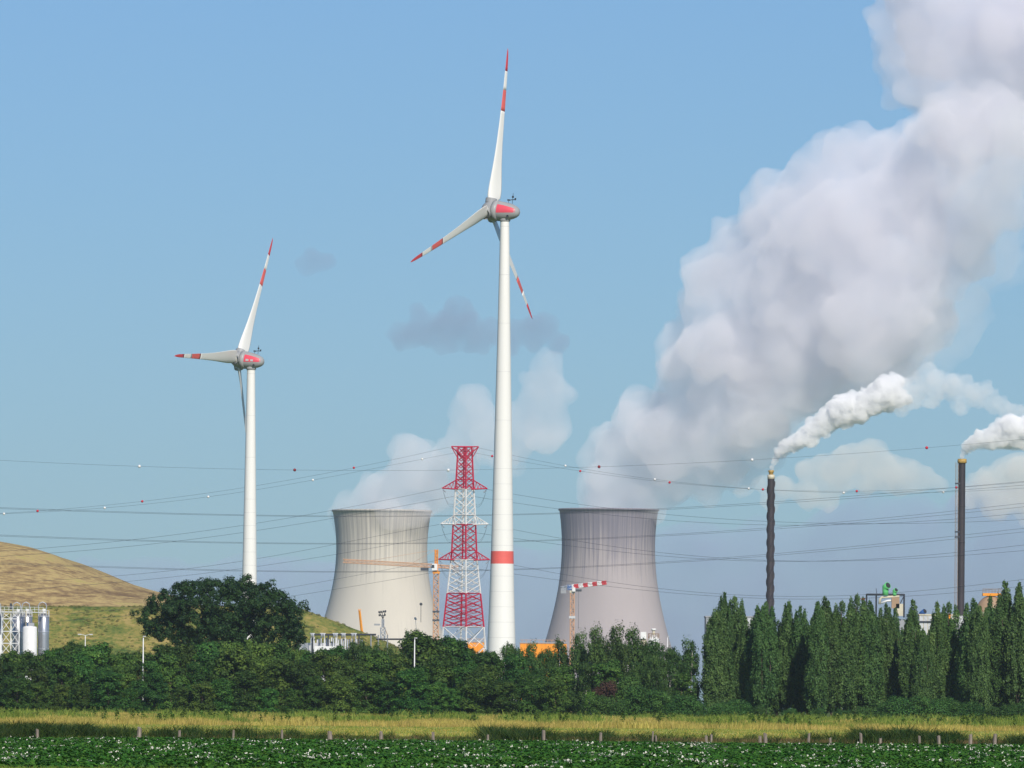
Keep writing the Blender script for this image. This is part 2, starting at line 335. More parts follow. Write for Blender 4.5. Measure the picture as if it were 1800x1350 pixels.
def cooling_tower(px, ytop, ythroat, hw, c, D, m, label):
    top = P(px, ytop, D); k = D / F
    t = thing('cooling_tower', (top.x, D, 0), label, 'cooling tower', 'cooling towers of the power plant')
    zt = P(px, ythroat, D).z
    rad = lambda z: math.sqrt((hw * k) ** 2 + (c * (z - zt)) ** 2)
    H = top.z; n = 40
    prof = [(rad(10 + (H - 10) * i / n), 10 + (H - 10) * i / n) for i in range(n + 1)]
    prof += [(prof[-1][0] + 0.9, H + 0.05), (prof[-1][0] + 0.9, H + 1.6), (prof[-1][0] - 1.3, H + 1.6)]
    prof += [(rad(H - (H - 10) * i / 20) - 1.4, H - (H - 10) * i / 20) for i in range(21)]
    MB().lathe(prof, n=128).build('shell', m, t)
    r0 = rad(10) - 0.7; r1 = rad(0)
    for i in range(40):
        a0, a1, a2 = (2 * math.pi * (i + q) / 40 for q in (0, 0.5, 1))
        bb = MB(); pt = lambda r, a, z: (r * math.cos(a), r * math.sin(a), z)
        bb.beam(pt(r1, a1, -0.5), pt(r0, a0, 10.2), 1.0); bb.beam(pt(r1, a1, -0.5), pt(r0, a2, 10.2), 1.0)
        bb.build('column', M['ltgrey'], t)
    return t
M['conc1'] = concrete('tower_concrete_pale', 2.0, (0.58, 0.535, 0.455), (0.30, 0.28, 0.26), 0.26, 0.24)
M['conc2'] = concrete('tower_concrete_shaded', 7.0, (0.40, 0.352, 0.35), (0.17, 0.16, 0.20), 0.3, 0.42)  # darker base and top band hold plume shade in the colour, over stains
CD = 7350.0
ct1 = cooling_tower(671.5, 900, 966, 80, 0.50, CD, M['conc1'], 'pale concrete cooling tower behind the orange tower crane')
ct2 = cooling_tower(1070, 898, 962, 82, 0.44, CD - 80, M['conc2'], 'grey cooling tower with plume shade in its concrete colour behind the red and white striped crane')
bb = MB().beam((0, 0, 0), (0, 0, 15), 0.35); bb.ball((0, 0, 15.5), 1.3, 6)
q = P(740, 1094, CD - 46); bb.build('lightning_rod', M['darkgap'], ct1, (q.x - ct1.location.x, -56, q.z))

# ------------------------------------------------------------------ wind turbines
SECT = [(1.6, 2.3, 2.2, 26), (2.6, 3.0, 1.9, 26), (3.6, 4.2, 1.5, 25), (5.5, 4.3, 1.2, 23), (8, 3.95, 0.95, 20), (12, 3.15, 0.62, 16), (17, 2.4, 0.42, 13), (23, 1.85, 0.29, 11), (29, 1.45, 0.2, 9), (35, 1.12, 0.13, 8), (38.5, 0.88, 0.09, 7), (40.2, 0.55, 0.06, 7), (41.0, 0.12, 0.04, 7)]
def sect_at(r):
    for a, c in zip(SECT, SECT[1:]):
        if a[0] <= r <= c[0]:
            t = (r - a[0]) / (c[0] - a[0]); return tuple(a[i] + (c[i] - a[i]) * t for i in range(1, 4))
    return SECT[-1][1:]
def blade_piece(r0, r1):
    rs = sorted(set([r0, r1] + [s[0] for s in SECT if r0 < s[0] < r1] + list(np.arange(r0, r1, 1.0))))
    b = MB(); n = 16; vs = []
    for r in rs:
        ch, th, tw = sect_at(r); tw = R(tw)
        # chord runs from the leading edge (direction of turning, -x here) back; nose side is +y
        bend = 0.0009 * r * r
        for k in range(n):
            a = 2 * math.pi * k / n
            cx = math.cos(a); u = -ch * (0.5 * cx - (0.18 if ch > th * 1.4 else 0.02))
            taper = 1.0 if ch < th * 1.3 else (0.55 + 0.45 * cx)
            wv = th * 0.5 * math.sin(a) * max(0.12, taper if th < ch * 0.7 else 1)
            vs.append((u * math.cos(tw) - wv * math.sin(tw) * -1, -u * math.sin(tw) + wv * math.cos(tw) + bend, r))
    fs = [(i * n + k, i * n + (k + 1) % n, (i + 1) * n + (k + 1) % n, (i + 1) * n + k) for i in range(len(rs) - 1) for k in range(n)]
    b.add(vs, fs, True); b.f.append(tuple(range(n))[::-1]); b.sm.append(False)
    b.f.append(tuple((len(rs) - 1) * n + k for k in range(n))); b.sm.append(False); return b
BL = {'blade': blade_piece(1.6, 25.2).mesh('blade'), 'red_band': blade_piece(25.2, 30.5).mesh('red_band'), 'white_band': blade_piece(30.5, 35.3).mesh('white_band'), 'red_tip': blade_piece(35.3, 41.0).mesh('red_tip')}
for k_, m_ in (('blade', 'white'), ('red_band', 'redband'), ('white_band', 'white'), ('red_tip', 'red')): BL[k_].materials.append(M[m_])

def turbine(px_top, py_hub, D, nose, tilt, angles, widths, label, band=None, windows=False):
    hub = P(px_top, py_hub, D); k = D / F
    t = thing('wind_turbine', (hub.x, D, 0), label, 'wind turbine', 'wind turbines')
    H = hub.z
    # tower: widths = [(pixel y, pixel width)]
    prof = [(P(px_top, y, D).z, wd * k / 2) for y, wd in widths]
    prof = sorted([(0.0, prof[-1][1] * 1.10)] + prof)
    def rad(z):
        for (a, ra), (c, rc) in zip(prof, prof[1:]):
            if a <= z <= c: return ra + (rc - ra) * (z - a) / (c - a)
        return prof[-1][1]
    ztop = prof[-1][0]
    cuts = [0.0]; zc = 0.0
    while zc < ztop - 6: zc += 3.8 if zc < 60 else 12.0; cuts.append(min(zc, ztop))
    if cuts[-1] < ztop: cuts.append(ztop)
    bz = None
    if band: bz = (P(px_top, band[1], D).z, P(px_top, band[0], D).z)
    if bz: cuts = sorted([c for c in cuts if not (bz[0] - 1 < c < bz[1] + 1)] + list(bz))
    tw = MB().lathe([(rad(z), z) for z in np.linspace(0, ztop, 40)], n=48).build('tower', M['white'], t)
    for z in cuts[1:-1]:
        if not bz or not (bz[0] - 0.5 < z < bz[1] + 0.5): MB().lathe([(rad(z) + 0.008, z - 0.045), (rad(z) + 0.008, z + 0.045)], n=48).build('joint_ring', M['joint'], t)
    if bz: MB().lathe([(rad(z) + 0.012, z) for z in np.linspace(bz[0], bz[1], 4)], n=48).build('red_band', M['redband'], t)
    MB().lathe([(rad(ztop) + 0.05, ztop - 0.1), (rad(ztop) + 0.28, ztop + 0.15), (rad(ztop) + 0.28, ztop + 0.9), (rad(ztop), ztop + 1.3)], n=40).build('yaw_collar', M['grey'], t)
    d = MB(); d.box((0, -rad(1.5) - 0.02, 1.6), (1.1, 0.16, 2.4)); d.build('door', M['grey'], t)
    # nacelle frame: +x is the nose direction, built along x then turned
    ang = math.atan2(nose[1], nose[0])
    MW = Matrix.Translation((0, 0, H)) @ Matrix.Rotation(ang, 4, 'Z') @ Matrix.Rotation(-R(tilt), 4, 'Y')
    def put(b, name, m, parent=None):
        me = b.mesh(name); me.transform(MW); return link_mesh(name, me, m, parent or t)
    egg = [(0.02, -4.0), (0.5, -3.96), (0.95, -3.7), (1.4, -3.15), (1.78, -2.3), (2.1, -1.2), (2.3, -0.1), (2.38, 0.9), (2.38, 1.5)]
    nac = put(MB().lathe(egg, n=40, axis='X'), 'nacelle', M['grey'])
    put(MB().lathe([(2.38, 1.5), (2.52, 1.52), (2.52, 2.9), (2.38, 2.92)], n=40, axis='X'), 'generator_ring', M['grey'])
    put(MB().lathe([(2.33, 2.95), (2.38, 3.4), (2.28, 4.4), (1.95, 5.2), (1.45, 5.8), (0.8, 6.15), (0.02, 6.25)], n=40, axis='X'), 'hub', M['grey'])
    # red side panels: strips of the egg, 2 cm proud, on both flanks
    for sgn in (-1, 1):
        vs, fs = [], []; nn = 12; mm = 8
        for i in range(nn + 1):
            x = -3.35 + (1.35 + 3.35) * i / nn
            rr = np.interp(x, [e[1] for e in egg], [e[0] for e in egg]) + 0.02
            spread = 30 + 10 * i / nn
            for j in range(mm + 1):
                a = R(10 - spread * 0.55 + spread * 1.35 * j / mm)
                vs.append((x, sgn * rr * math.cos(a), rr * math.sin(a)))
        for i in range(nn):
            for j in range(mm): fs.append((i * (mm + 1) + j, i * (mm + 1) + j + 1, (i + 1) * (mm + 1) + j + 1, (i + 1) * (mm + 1) + j))
        pn = put(MB().add(vs, fs, True), 'side_panel', M['redpanel'])
        if windows:
            for x in (-1.0, 0.3):
                rr = np.interp(x, [e[1] for e in egg], [e[0] for e in egg])
                put(MB().box((x, sgn * (rr - 0.02), 0.1), (0.9, 0.2, 0.55)), 'vent', M['ltgrey'], pn)
        put(MB().box((-1.6, sgn * 1.66, -1.15), (0.5, 0.25, 0.55)), 'hatch', M['darkgap'])
    ms = MB(); ms.beam((-1.9, 0, 2.0), (-1.9, 0, 4.6), 0.10); ms.beam((-1.9, 0, 3.0), (-2.9, 0.4, 3.0), 0.16); ms.beam((-1.9, 0, 3.0), (-0.7, -0.2, 2.8), 0.16); ms.beam((-0.8, 0, 2.2), (-0.8, 0, 3.0), 0.1)
    ms.box((-1.9, 0, 3.7), (0.35, 0.35, 0.5)); ms.box((-2.8, 0.4, 3.2), (0.3, 0.3, 0.5)); ms.box((-0.8, 0, 2.85), (0.6, 0.4, 0.35))
    put(ms, 'weather_mast', M['darkgap'])
    # rotor: blade frame z = outward, y = nose direction, x = h
    xr = 4.2
    for a in angles:
        # basis: y_blade -> +X nacelle, z_blade at up, x_blade = y x z
        B = Matrix(((0, 1, 0, xr), (-1, 0, 0, 0), (0, 0, 1, 0), (0, 0, 0, 1)))   # nacelle Y = -x_blade
        W = MW @ Matrix.Translation((xr, 0, 0)) @ Matrix.Rotation(R(a), 4, 'X') @ Matrix.Translation((-xr, 0, 0)) @ B
        par = None
        for nm in ('blade', 'red_band', 'white_band', 'red_tip'):
            o = bpy.data.objects.new(nm, BL[nm]); COL.objects.link(o)
            if par is None: o.parent = t; o.matrix_local = W; par = o
            else: o.parent = par
        rt = MB().lathe([(1.42, 1.9), (1.42, 3.0)], n=28); me = rt.mesh('blade_root'); me.transform(W); link_mesh('blade_root', me, M['grey'], t)
    return t
turbine(887.5, 371.5, 2113, (-0.9, 0.438), 4.4, (8.7, -111.3, 128.7), [(389, 15.8), (560, 22), (760, 30.5), (967, 39.5), (1060, 44.5), (1130, 49.5)],
        'tall white wind turbine with a red tower band standing beside the red and white pylon', band=(969, 991))
turbine(441.5, 634, 2450, (-0.928, 0.372), 5.7, (28.8, -91.2, 148.8), [(650, 14.2), (820, 19.5), (1015, 25.5), (1130, 29)],
        'shorter white wind turbine behind the large dark broad tree', windows=True)

# ------------------------------------------------------------------ lattice pylon
PD = 2700.0
def pylon():
    k = PD / F; base = G(813.8, 1240, PD)
    t = thing('lattice_pylon', base, 'red and white lattice pylon beside the tall wind turbine', 'pylon')
    zs = lambda y: P(813.8, y, PD).z
    half = [(784, 12), (808, 12.2), (860, 16), (922, 19.7), (984, 22.6), (1043, 29.2), (1102, 35.7), (1130, 37), (1240, 46)]
    hz = sorted((zs(y), h * k) for y, h in half)
    HW = lambda z: float(np.interp(z, [a for a, _ in hz], [c for _, c in hz]))
    al = R(7.5)
    dirs = [(math.cos(al + i * math.pi / 2), math.sin(al + i * math.pi / 2)) for i in range(4)]
    def corner(i, z): r = HW(z) / math.cos(al); return Vector((dirs[i % 4][0] * r, dirs[i % 4][1] * r, z))
    secs = [(786, 860, 'pyred', 6), (860, 922, 'pywhite', 4), (922, 984, 'pyred', 4), (984, 1043, 'pywhite', 4), (1043, 1102, 'pyred', 5), (1102, 1240, 'pywhite', 4)]
    for y0, y1, mk, n in secs:
        z1, z0 = zs(y0), zs(y1)
        for i in range(4):
            MB().beam(corner(i, z0), corner(i, z1), 0.42).build('leg', M[mk], t)
        br = MB()
        for i in range(4):
            for q in range(n):
                a, c = z0 + (z1 - z0) * q / n, z0 + (z1 - z0) * (q + 1) / n
                br.beam(corner(i, a), corner(i + 1, c), 0.2); br.beam(corner(i + 1, a), corner(i, c), 0.2)
                mid = (a + c) / 2
                br.beam((corner(i, a) + corner(i + 1, a)) / 2, corner(i, mid), 0.12); br.beam((corner(i, a) + corner(i + 1, a)) / 2, corner(i + 1, mid), 0.12)
            br.beam(corner(i, z1), corner(i + 1, z1), 0.24)
            if y1 == 860 or y1 == 984 or y1 == 922: 
                zz = zs(y1 - 17); br.beam(corner(i, zz), corner(i + 1, zz), 0.2)
        br.build('bracing', M[mk], t)
    def arm(sgn, ytip, ybody, yroot, xt, mk):
        b = MB(); zt, zb, zr = zs(ytip), zs(ybody), zs(yroot)
        tip = Vector((sgn * xt * k, 0, zt)); r = HW(zb) * 0.55
        low = [Vector((sgn * HW(zb) * 0.75, s * r, zb)) for s in (-1, 1)]; high = [Vector((sgn * HW(zr) * 0.8, s * r * 0.8, zr)) for s in (-1, 1)]
        for p in low + high: b.beam(p, tip, 0.3 if p in low else 0.26)
        n = 5
        for s in (0, 1):
            for q in range(n):
                a = low[s].lerp(tip, q / n); c = high[s].lerp(tip, (q + 0.5) / n); e = low[s].lerp(tip, (q + 1) / n)
                b.beam(a, c, 0.14); b.beam(c, e, 0.14)
        for q in range(n):
            b.beam(low[0].lerp(tip, q / n), low[1].lerp(tip, (q + 1) / n), 0.13); b.beam(low[1].lerp(tip, q / n), low[0].lerp(tip, (q + 1) / n), 0.13)
        b.build('crossarm', M[mk], t)
    for sgn in (-1, 1):
        arm(sgn, 858.5, 860, 842, 40, 'pyred'); arm(sgn, 921, 922, 905, 42, 'pywhite'); arm(sgn, 983.5, 984.5, 967, 45, 'pyred')
        b = MB(); tz = zs(785); tip = Vector((sgn * 24 * k, 0, tz))
        for i in range(4):
            if dirs[i][0] * sgn > -0.3: b.beam(corner(i, zs(806)), tip, 0.24)
        b.beam((0, 0, tz), tip, 0.28); b.beam((sgn * HW(zs(796)) * 1.2, 0, zs(796)), (sgn * HW(tz) , 0, tz), 0.15); b.beam((sgn * HW(zs(806)), 0, zs(806)), (sgn * 16 * k, 0, tz), 0.15)
        b.build('peak_arm', M['pyred'], t)
        for yt, xa in ((861, 38), (923, 40), (986, 43)):     # jumper loops and insulator strings
            z0 = zs(yt)
            for o2, dep in ((0, 1.0), (0.14, 1.15)):
                pts = [Vector((sgn * (xa * k) - sgn * 5.2 * q / 10.0, (-4 + 8 * q / 10.0), z0 - 0.4 - 4.4 * dep * (1 - (q / 5.0 - 1) ** 2) )) for q in range(11)]
                MB().tube(pts, 0.03, 5).build('jumper_loop', M['wire'], t)
            for s in (-1, 1):
                MB().tube([(sgn * xa * k, 0, z0), (sgn * (xa - 4) * k, s * 3.6, z0 - 0.7)], 0.13, 6).build('insulator', M['steel'], t)
    for i in range(4):
        c = corner(i, 0.0); MB().box((c.x, c.y, 0.3), (2.2, 2.2, 1.0)).build('footing', M['ltgrey'], t)
    return t
pylon()

# ------------------------------------------------------------------ overhead wires
def wire(pts, D0, D1, label, group, balls=(), r=0.042, bm=0.36):
    """pts: photo pixels along the wire; smooth curve through them with a steadily changing distance"""
    xs = [p[0] for p in pts]; deg = min(4, len(pts) - 1)
    co = np.polyfit(xs, [p[1] for p in pts], deg if len(pts) > 5 else min(2, deg))
    x0, x1 = min(xs), max(xs)
    Dx = lambda x: D0 + (D1 - D0) * (x - x0) / (x1 - x0)
    mid = P((x0 + x1) / 2, float(np.polyval(co, (x0 + x1) / 2)), Dx((x0 + x1) / 2))
    cs = []
    for i in range(61):
        x = x0 + (x1 - x0) * i / 60; cs.append(P(x, float(np.polyval(co, x)), Dx(x)) - mid)
    o = MB().tube(cs, r, 5).build('overhead_wire', M['wire'], None, mid); setp(o, label, 'overhead wire', group)
    for bx, mk in balls:
        p = P(bx, float(np.polyval(co, bx)), Dx(bx)) - mid
        MB().ball((0, 0, 0), bm, 8).build('marker_ball', M[mk], o, p)
    return o
# the line that crosses behind both turbines, its own pylons far outside the picture
L2 = 2560, 2520
gA = 'wires of the line crossing behind both turbines'
wire([(-200, 797), (0, 809), (245, 820), (518, 826), (788, 826), (1053, 821), (1322, 808), (1629, 788), (1800, 771), (2000, 752)], *L2, 'thin sagging earth wire with large dark red and pale marker balls', gA, [(245, 'pywhite'), (518, 'balldark'), (788, 'pywhite'), (1053, 'balldark'), (1322, 'pywhite'), (1629, 'ballred')], 0.032, 0.46)
for dy, dd in ((0, 0), (1.6, 9)):
    for n_, pts in (('top', [(-200, 885), (0, 893), (300, 901), (600, 907), (900, 905), (1160, 894), (1400, 878), (1600, 864), (1800, 847), (2000, 828)]),
                ('middle', [(-200, 931), (0, 941), (300, 951), (600, 954), (900, 951), (1160, 942), (1350, 927), (1600, 906), (1800, 884), (2000, 860)]),
                ('lowest', [(-200, 982), (0, 991), (300, 998), (600, 1004), (900, 1002), (1160, 988), (1350, 974), (1600, 950), (1800, 929), (2000, 906)])):
        slope = (1 + 2.2 * dy / 1.6) if dy else 0
        wire([(x, y + dy + (max(0, x - 1200) / 600.0 * 5 if dy else 0)) for x, y in pts], L2[0] + dd, L2[1] + dd, {'top': 'highest conductor pair of the line crossing behind both turbines', 'middle': 'middle conductor pair of the line crossing behind both turbines', 'lowest': 'lowest conductor pair of the line crossing behind both turbines'}[n_], gA + ', ' + n_ + ' pair', r=0.042)
# the line carried by the red and white pylon
gB = 'wires strung from the red and white pylon'
wire([(790, 786), (622, 822), (432, 857), (250, 881), (66, 898), (0, 903), (-160, 911)], PD - 250, PD, 'pylon earth wire with red marker balls running behind the shorter turbine', gB, [(622, 'ballred'), (432, 'ballred'), (250, 'ballred'), (66, 'ballred')], 0.032, 0.38)
wire([(838, 789), (742, 807), (550, 844), (366, 873), (184, 893), (7, 903), (-160, 909)], PD - 250, PD + 2, 'pylon earth wire with white marker balls running behind the shorter turbine', gB, [(742, 'pywhite'), (550, 'pywhite'), (366, 'pywhite'), (184, 'pywhite'), (7, 'pywhite')], 0.032, 0.38)
for a, pts, lab in ((0, [(775, 859), (587, 896), (430, 924), (300, 940), (60, 965), (-150, 978)], 'upper left'), (1, [(800, 872), (587, 911), (430, 935), (300, 953), (90, 972), (-150, 984)], 'upper left'),
               (0, [(772, 922), (587, 957), (450, 983), (330, 999), (210, 1012), (-150, 1040)], 'middle left'), (1, [(796, 937), (587, 975), (450, 996), (340, 1010), (235, 1021), (-150, 1046)], 'middle left'),
               (0, [(769, 985), (587, 1018), (490, 1037), (300, 1062), (100, 1080), (-150, 1096)], 'lower left'), (1, [(792, 1001), (587, 1036), (500, 1050), (300, 1075), (100, 1092), (-150, 1108)], 'lower left')):
    wire(pts, PD - 250, PD + (3 if a else 0), f'conductor from the {lab.split()[0]} pylon crossarm running towards the tan hill', f'conductors of the {lab} pylon crossarm', r=0.042)
wire([(838, 786), (900, 801), (994, 818), (1151, 843), (1316, 859), (1483, 866), (1658, 865), (1800, 858), (1950, 845)], PD, PD - 180, 'pylon earth wire with white marker balls running towards the dark chimney stacks', gB + ' right', [(994, 'pywhite'), (1151, 'pywhite'), (1316, 'pywhite'), (1483, 'pywhite'), (1658, 'pywhite')], 0.032, 0.38)
wire([(790, 788), (865, 801), (1020, 828), (1177, 849), (1341, 860), (1506, 863), (1681, 857), (1800, 848), (1950, 832)], PD + 2, PD - 180, 'pylon earth wire with red marker balls running towards the dark chimney stacks', gB + ' right', [(865, 'ballred'), (1020, 'ballred'), (1177, 'ballred'), (1341, 'ballred'), (1506, 'ballred'), (1681, 'ballred')], 0.032, 0.38)
for a, pts, lab in ((0, [(855, 860), (900, 868), (985, 882), (1160, 903), (1350, 916), (1500, 921), (1800, 913), (1950, 904)], 'upper'), (1, [(832, 872), (900, 884), (1000, 897), (1160, 913), (1350, 922), (1500, 923), (1800, 901), (1950, 886)], 'upper'),
               (0, [(858, 921), (900, 932), (1060, 957), (1230, 978), (1350, 986), (1500, 985), (1800, 968), (1950, 956)], 'middle'), (1, [(834, 936), (900, 946), (1000, 959), (1150, 976), (1350, 987), (1500, 984), (1800, 958), (1950, 940)], 'middle'),
               (0, [(860, 984), (900, 994), (1010, 1012), (1130, 1031), (1260, 1044), (1348, 1048), (1480, 1047), (1600, 1039), (1800, 1019), (1950, 1000)], 'lower'), (1, [(836, 1000), (900, 1008), (1000, 1022), (1130, 1038), (1260, 1048), (1348, 1051), (1480, 1053), (1600, 1048), (1800, 1030), (1950, 1014)], 'lower')):
    wire(pts, PD + (3 if a else 0), PD - 180, f'conductor from the {lab} pylon crossarm running towards the dark chimney stacks', f'conductors of the {lab} right pylon crossarm', r=0.042)

# ------------------------------------------------------------------ tower cranes
def lattice_mast(b, p, q, wd, n, bw=0.22):
    p, q = Vector(p), Vector(q); d = (q - p).normalized()
    up = Vector((0, 1, 0)) if abs(d.y) < 0.8 else Vector((1, 0, 0))
    a = d.cross(up).normalized() * wd / 2; c = a.cross(d).normalized() * wd / 2
    cn = [a + c, a - c, -a - c, -a + c]
    for e in cn: b.beam(p + e, q + e, bw)
    for i in range(n):
        s, e = p.lerp(q, i / n), p.lerp(q, (i + 1) / n)
        for j in range(4):
            f, g = cn[j], cn[(j + 1) % 4]
            if i % 2: f, g = g, f
            b.beam(s + f, e + g, bw * 0.7); b.beam(s + f, s + g, bw * 0.6)
    return b
def crane1():
    D = 5400.0; k = D / F; base = G(766, 1110, D)
    t = thing('tower_crane', base, 'orange tower crane with a long jib in front of the pale cooling tower', 'crane')
    L = lambda px, py: Vector((P(px, py, D).x - base.x, 0, P(px, py, D).z))
    mtop = L(766.5, 1008).z
    lattice_mast(MB(), (0, 0, 0), (0, 0, mtop), 3.2, 30, 0.55).build('mast', M['orange'], t)
    MB().box((0, 0, mtop + 0.8), (4.6, 4.6, 1.8)).build('slewing_ring', M['orange2'], t)
    cb = MB(); cb.box((-1.0, -2.2, mtop + 4.0), (3.4, 2.6, 4.2)); cab = cb.build('cab', M['white2'], t)
    MB().box((-2.0, -3.55, mtop + 4.4), (1.6, 0.12, 2.0)).build('window', M['darkgap'], cab)
    j0, j1 = L(766, 995), L(603, 986)
    lattice_mast(MB(), j0 + Vector((0, 0, 0)), j1, 2.2, 26, 0.38).build('jib', M['orange'], t)
    j2 = L(806, 998)
    lattice_mast(MB(), j0, j2, 1.8, 6, 0.5).build('counter_jib', M['orange'], t)
    MB().box((j2.x - 1.6, 0, j2.z - 1.6), (4.2, 2.4, 3.2)).build('counterweight', M['greywall'], t)
    ap = L(766.3, 966)
    lattice_mast(MB(), (0, 0, mtop + 1.7), (0, 0, ap.z), 1.7, 7, 0.55).build('apex', M['orange2'], t)
    for f in (0.25, 0.7): MB().tube([ap, j0.lerp(j1, f) + Vector((0, 0, 1.2))], 0.09, 4).build('tie_bar', M['orange'], t)
    MB().tube([ap, j2 + Vector((0, 0, 0.9))], 0.09, 4).build('tie_bar', M['orange'], t)
    tr = MB(); tp = j0.lerp(j1, 0.12); tr.box((tp.x, 0, tp.z - 2.4), (5, 2, 1.8)); tr.build('trolley', M['wire'], t)
    for y in (1075, 1090): MB().box((0, 0, L(766, y).z), (4.4, 4.4, 0.9)).build('platform', M['wire'], t)
crane1()
def crane2():
    D = 5000.0; base = G(1005.5, 1115, D)
    t = thing('tower_crane', base, 'crane with a red and white striped jib in front of the grey cooling tower', 'crane')
    L = lambda px, py: Vector((P(px, py, D).x - base.x, 0, P(px, py, D).z))
    mtop = L(1006, 1042).z
    lattice_mast(MB(), (0, 0, 0), (0, 0, mtop), 2.3, 26, 0.45).build('mast', M['orange'], t)
    MB().box((0, 0, mtop + 0.6), (3.2, 3.2, 1.2)).build('slewing_ring', M['cream'], t)
    MB().box((0, 0, L(1006, 1085).z), (3.6, 3.6, 1.5)).build('platform', M['ltgrey'], t)
    j0, j1 = L(1001, 1032), L(1066, 1024); n = 8
    for i in range(n):
        a, c = j0.lerp(j1, i / n), j0.lerp(j1, (i + 1) / n)
        lattice_mast(MB(), a, c, 1.9, 3, 0.45).build('jib_section', M['red' if i % 2 else 'white2'], t)
        MB().box(((a + c) / 2 + Vector((0, 0.3, 0))), ((c - a).length * 0.96, 0.3, 1.3)).build('jib_panel', M['red' if i % 2 else 'white2'], t)
    cj = L(986, 1035)
    lattice_mast(MB(), j0, cj, 1.9, 4, 0.5).build('counter_jib', M['steel'], t)
    MB().box((cj.x + 1.5, 0, cj.z - 1.2), (3.2, 2.2, 3.0)).build('counterweight', M['greywall'], t)
    MB().box((cj.x + 5.0, 0, cj.z + 0.9), (2.6, 2.2, 3.0)).build('winch_house', M['blue'], t)
    MB().box((0.8, -1.8, mtop + 1.9), (1.8, 1.6, 2.4)).build('cab', M['white2'], t)
    MB().box((j0.lerp(j1, 0.25).x, 0, j0.z - 1.9), (3.5, 1.5, 1.3)).build('trolley', M['wire'], t)
    MB().tube([(j0.lerp(j1, 0.25).x, 0, j0.z - 2), (j0.lerp(j1, 0.25).x, 0, L(1022, 1105).z)], 0.08, 4).build('hoist_rope', M['wire'], t)
crane2()

# ------------------------------------------------------------------ chimney stacks
def stack_a():
    D = 3000.0; k = D / F; top = P(1355.5, 828, D)
    t = thing('chimney_stack', (top.x, D, 0), 'dark brown chimney stack wrapped in spiral strakes with a cream collar', 'chimney')
    r = 6.1 * k; zb = P(1355, 842, D).z
    MB().lathe([(r * 1.25, 0), (r * 1.05, 12)] + [(r, z) for z in np.linspace(20, zb, 40)], n=28).build('shaft', M['chimney'], t)
    MB().lathe([(r * 0.98, zb), (r * 1.04, zb + 0.02), (r * 1.04, zb + 1.5), (r * 0.9, zb + 1.52)], n=28).build('collar', M['cream'], t)
    MB().lathe([(r * 0.6, zb + 1.5), (r * 0.62, zb + 2.2), (r * 0.82, zb + 2.4), (r * 0.82, zb + 3.0), (r * 0.66, zb + 3.1), (r * 0.6, zb + 1.2)], n=24).build('mouth', M['cap'], t)
    for s in range(3):
        pts = []; n = 150; turns = 3.7
        vs, fs = [], []
        for i in range(n + 1):
            z = 30 + (zb - 31) * i / n; a = 2 * math.pi * (turns * i / n + s / 3)
            for rr, dz in ((r * 0.97, -0.4), (r * 1.24, -0.16), (r * 1.24, 0.16), (r * 0.97, 0.4)): vs.append((rr * math.cos(a), rr * math.sin(a), z + dz))
        for i in range(n):
            for q in range(4): fs.append((i * 4 + q, i * 4 + (q + 1) % 4, (i + 1) * 4 + (q + 1) % 4, (i + 1) * 4 + q))
        MB().add(vs, fs).build('spiral_strake', M['chimney'], t)
def stack_b():
    D = 2950.0; k = D / F; top = P(1691.2, 808, D)
    t = thing('chimney_stack', (top.x, D, 0), 'smooth dark chimney stack with a brass coloured cap and a ladder mast', 'chimney')
    r = 6.0 * k; H = top.z; zf = P(1688, 1084, D).z
    MB().lathe([(r, z) for z in np.linspace(zf, H - 1.2, 12)], n=32).build('shaft', M['chimney'], t)
    for y in (890, 953, 975, 1030): 
        z = P(1690, y, D).z; MB().lathe([(r, z - 0.2), (r * 1.06, z - 0.18), (r * 1.06, z + 0.18), (r, z + 0.2)], n=32).build('flange', M['chimney'], t)
    MB().lathe([(r * 1.0, H - 1.3), (r * 1.32, H - 1.2), (r * 1.36, H - 0.5), (r * 1.28, H + 0.2), (r * 1.05, H + 0.3), (r * 0.9, H - 0.4), (r * 0.85, H - 3)], n=32).build('cap', M['cap'], t)
    MB().lathe([(r * 2.6, 0), (r * 2.6, zf - 9), (r * 1.8, zf - 4), (r * 1.12, zf + 0.3)], n=32).build('flared_base', M['ltgrey'], t)
    lm = MB(); lattice_mast(lm, (-8.8 * k, -0.3, 0), (-8.8 * k, -0.3, H - 1.0), 0.95, 60, 0.075); lm.build('ladder_mast', M['tank'], t)
    for y in (935, 944, 850):
        z = P(1690, y, D).z; MB().box((-7.6 * k, -0.3, z), (1.7, 1.4, 0.5)).build('bracket', M['wire'], t)
stack_a(); stack_b()

# ------------------------------------------------------------------ industrial buildings on the right
def blk(b, px0, px1, y0, D, depth, z0=0.0, dy=0.0):
    a, c = P(px0, y0, D), P(px1, y0, D); H = (a.z + c.z) / 2
    return ((a.x + c.x) / 2, H, c.x - a.x)
def hall(name, px0, px1, ytop, D, depth, m, label, cat='building', ribs=0, rib_m=None, roof_m=None):
    a, c = P(px0, ytop, D), P(px1, ytop, D); H = (a.z + c.z) / 2; W = c.x - a.x
    t = thing(name, ((a.x + c.x) / 2, D, 0), label, cat)
    MB().box((0, depth / 2, H / 2), (W, depth, H)).build('wall', m, t)
    MB().box((0, depth / 2, H + 0.2), (W + 0.5, depth + 0.5, 0.45)).build('roof', roof_m or m, t)
    for i in range(ribs):
        MB().box((-W / 2 + W * (i + 0.5) / ribs, -0.08, H / 2), (W / ribs * 0.82, 0.16, H - 0.3)).build('cladding_panel', rib_m or m, t)
    return t, H, W
t, H, W = hall('grey_hall', 1241, 1326, 1085, 2900, 22, M['greywall'], 'plain grey hall behind the first tall poplars', ribs=12)
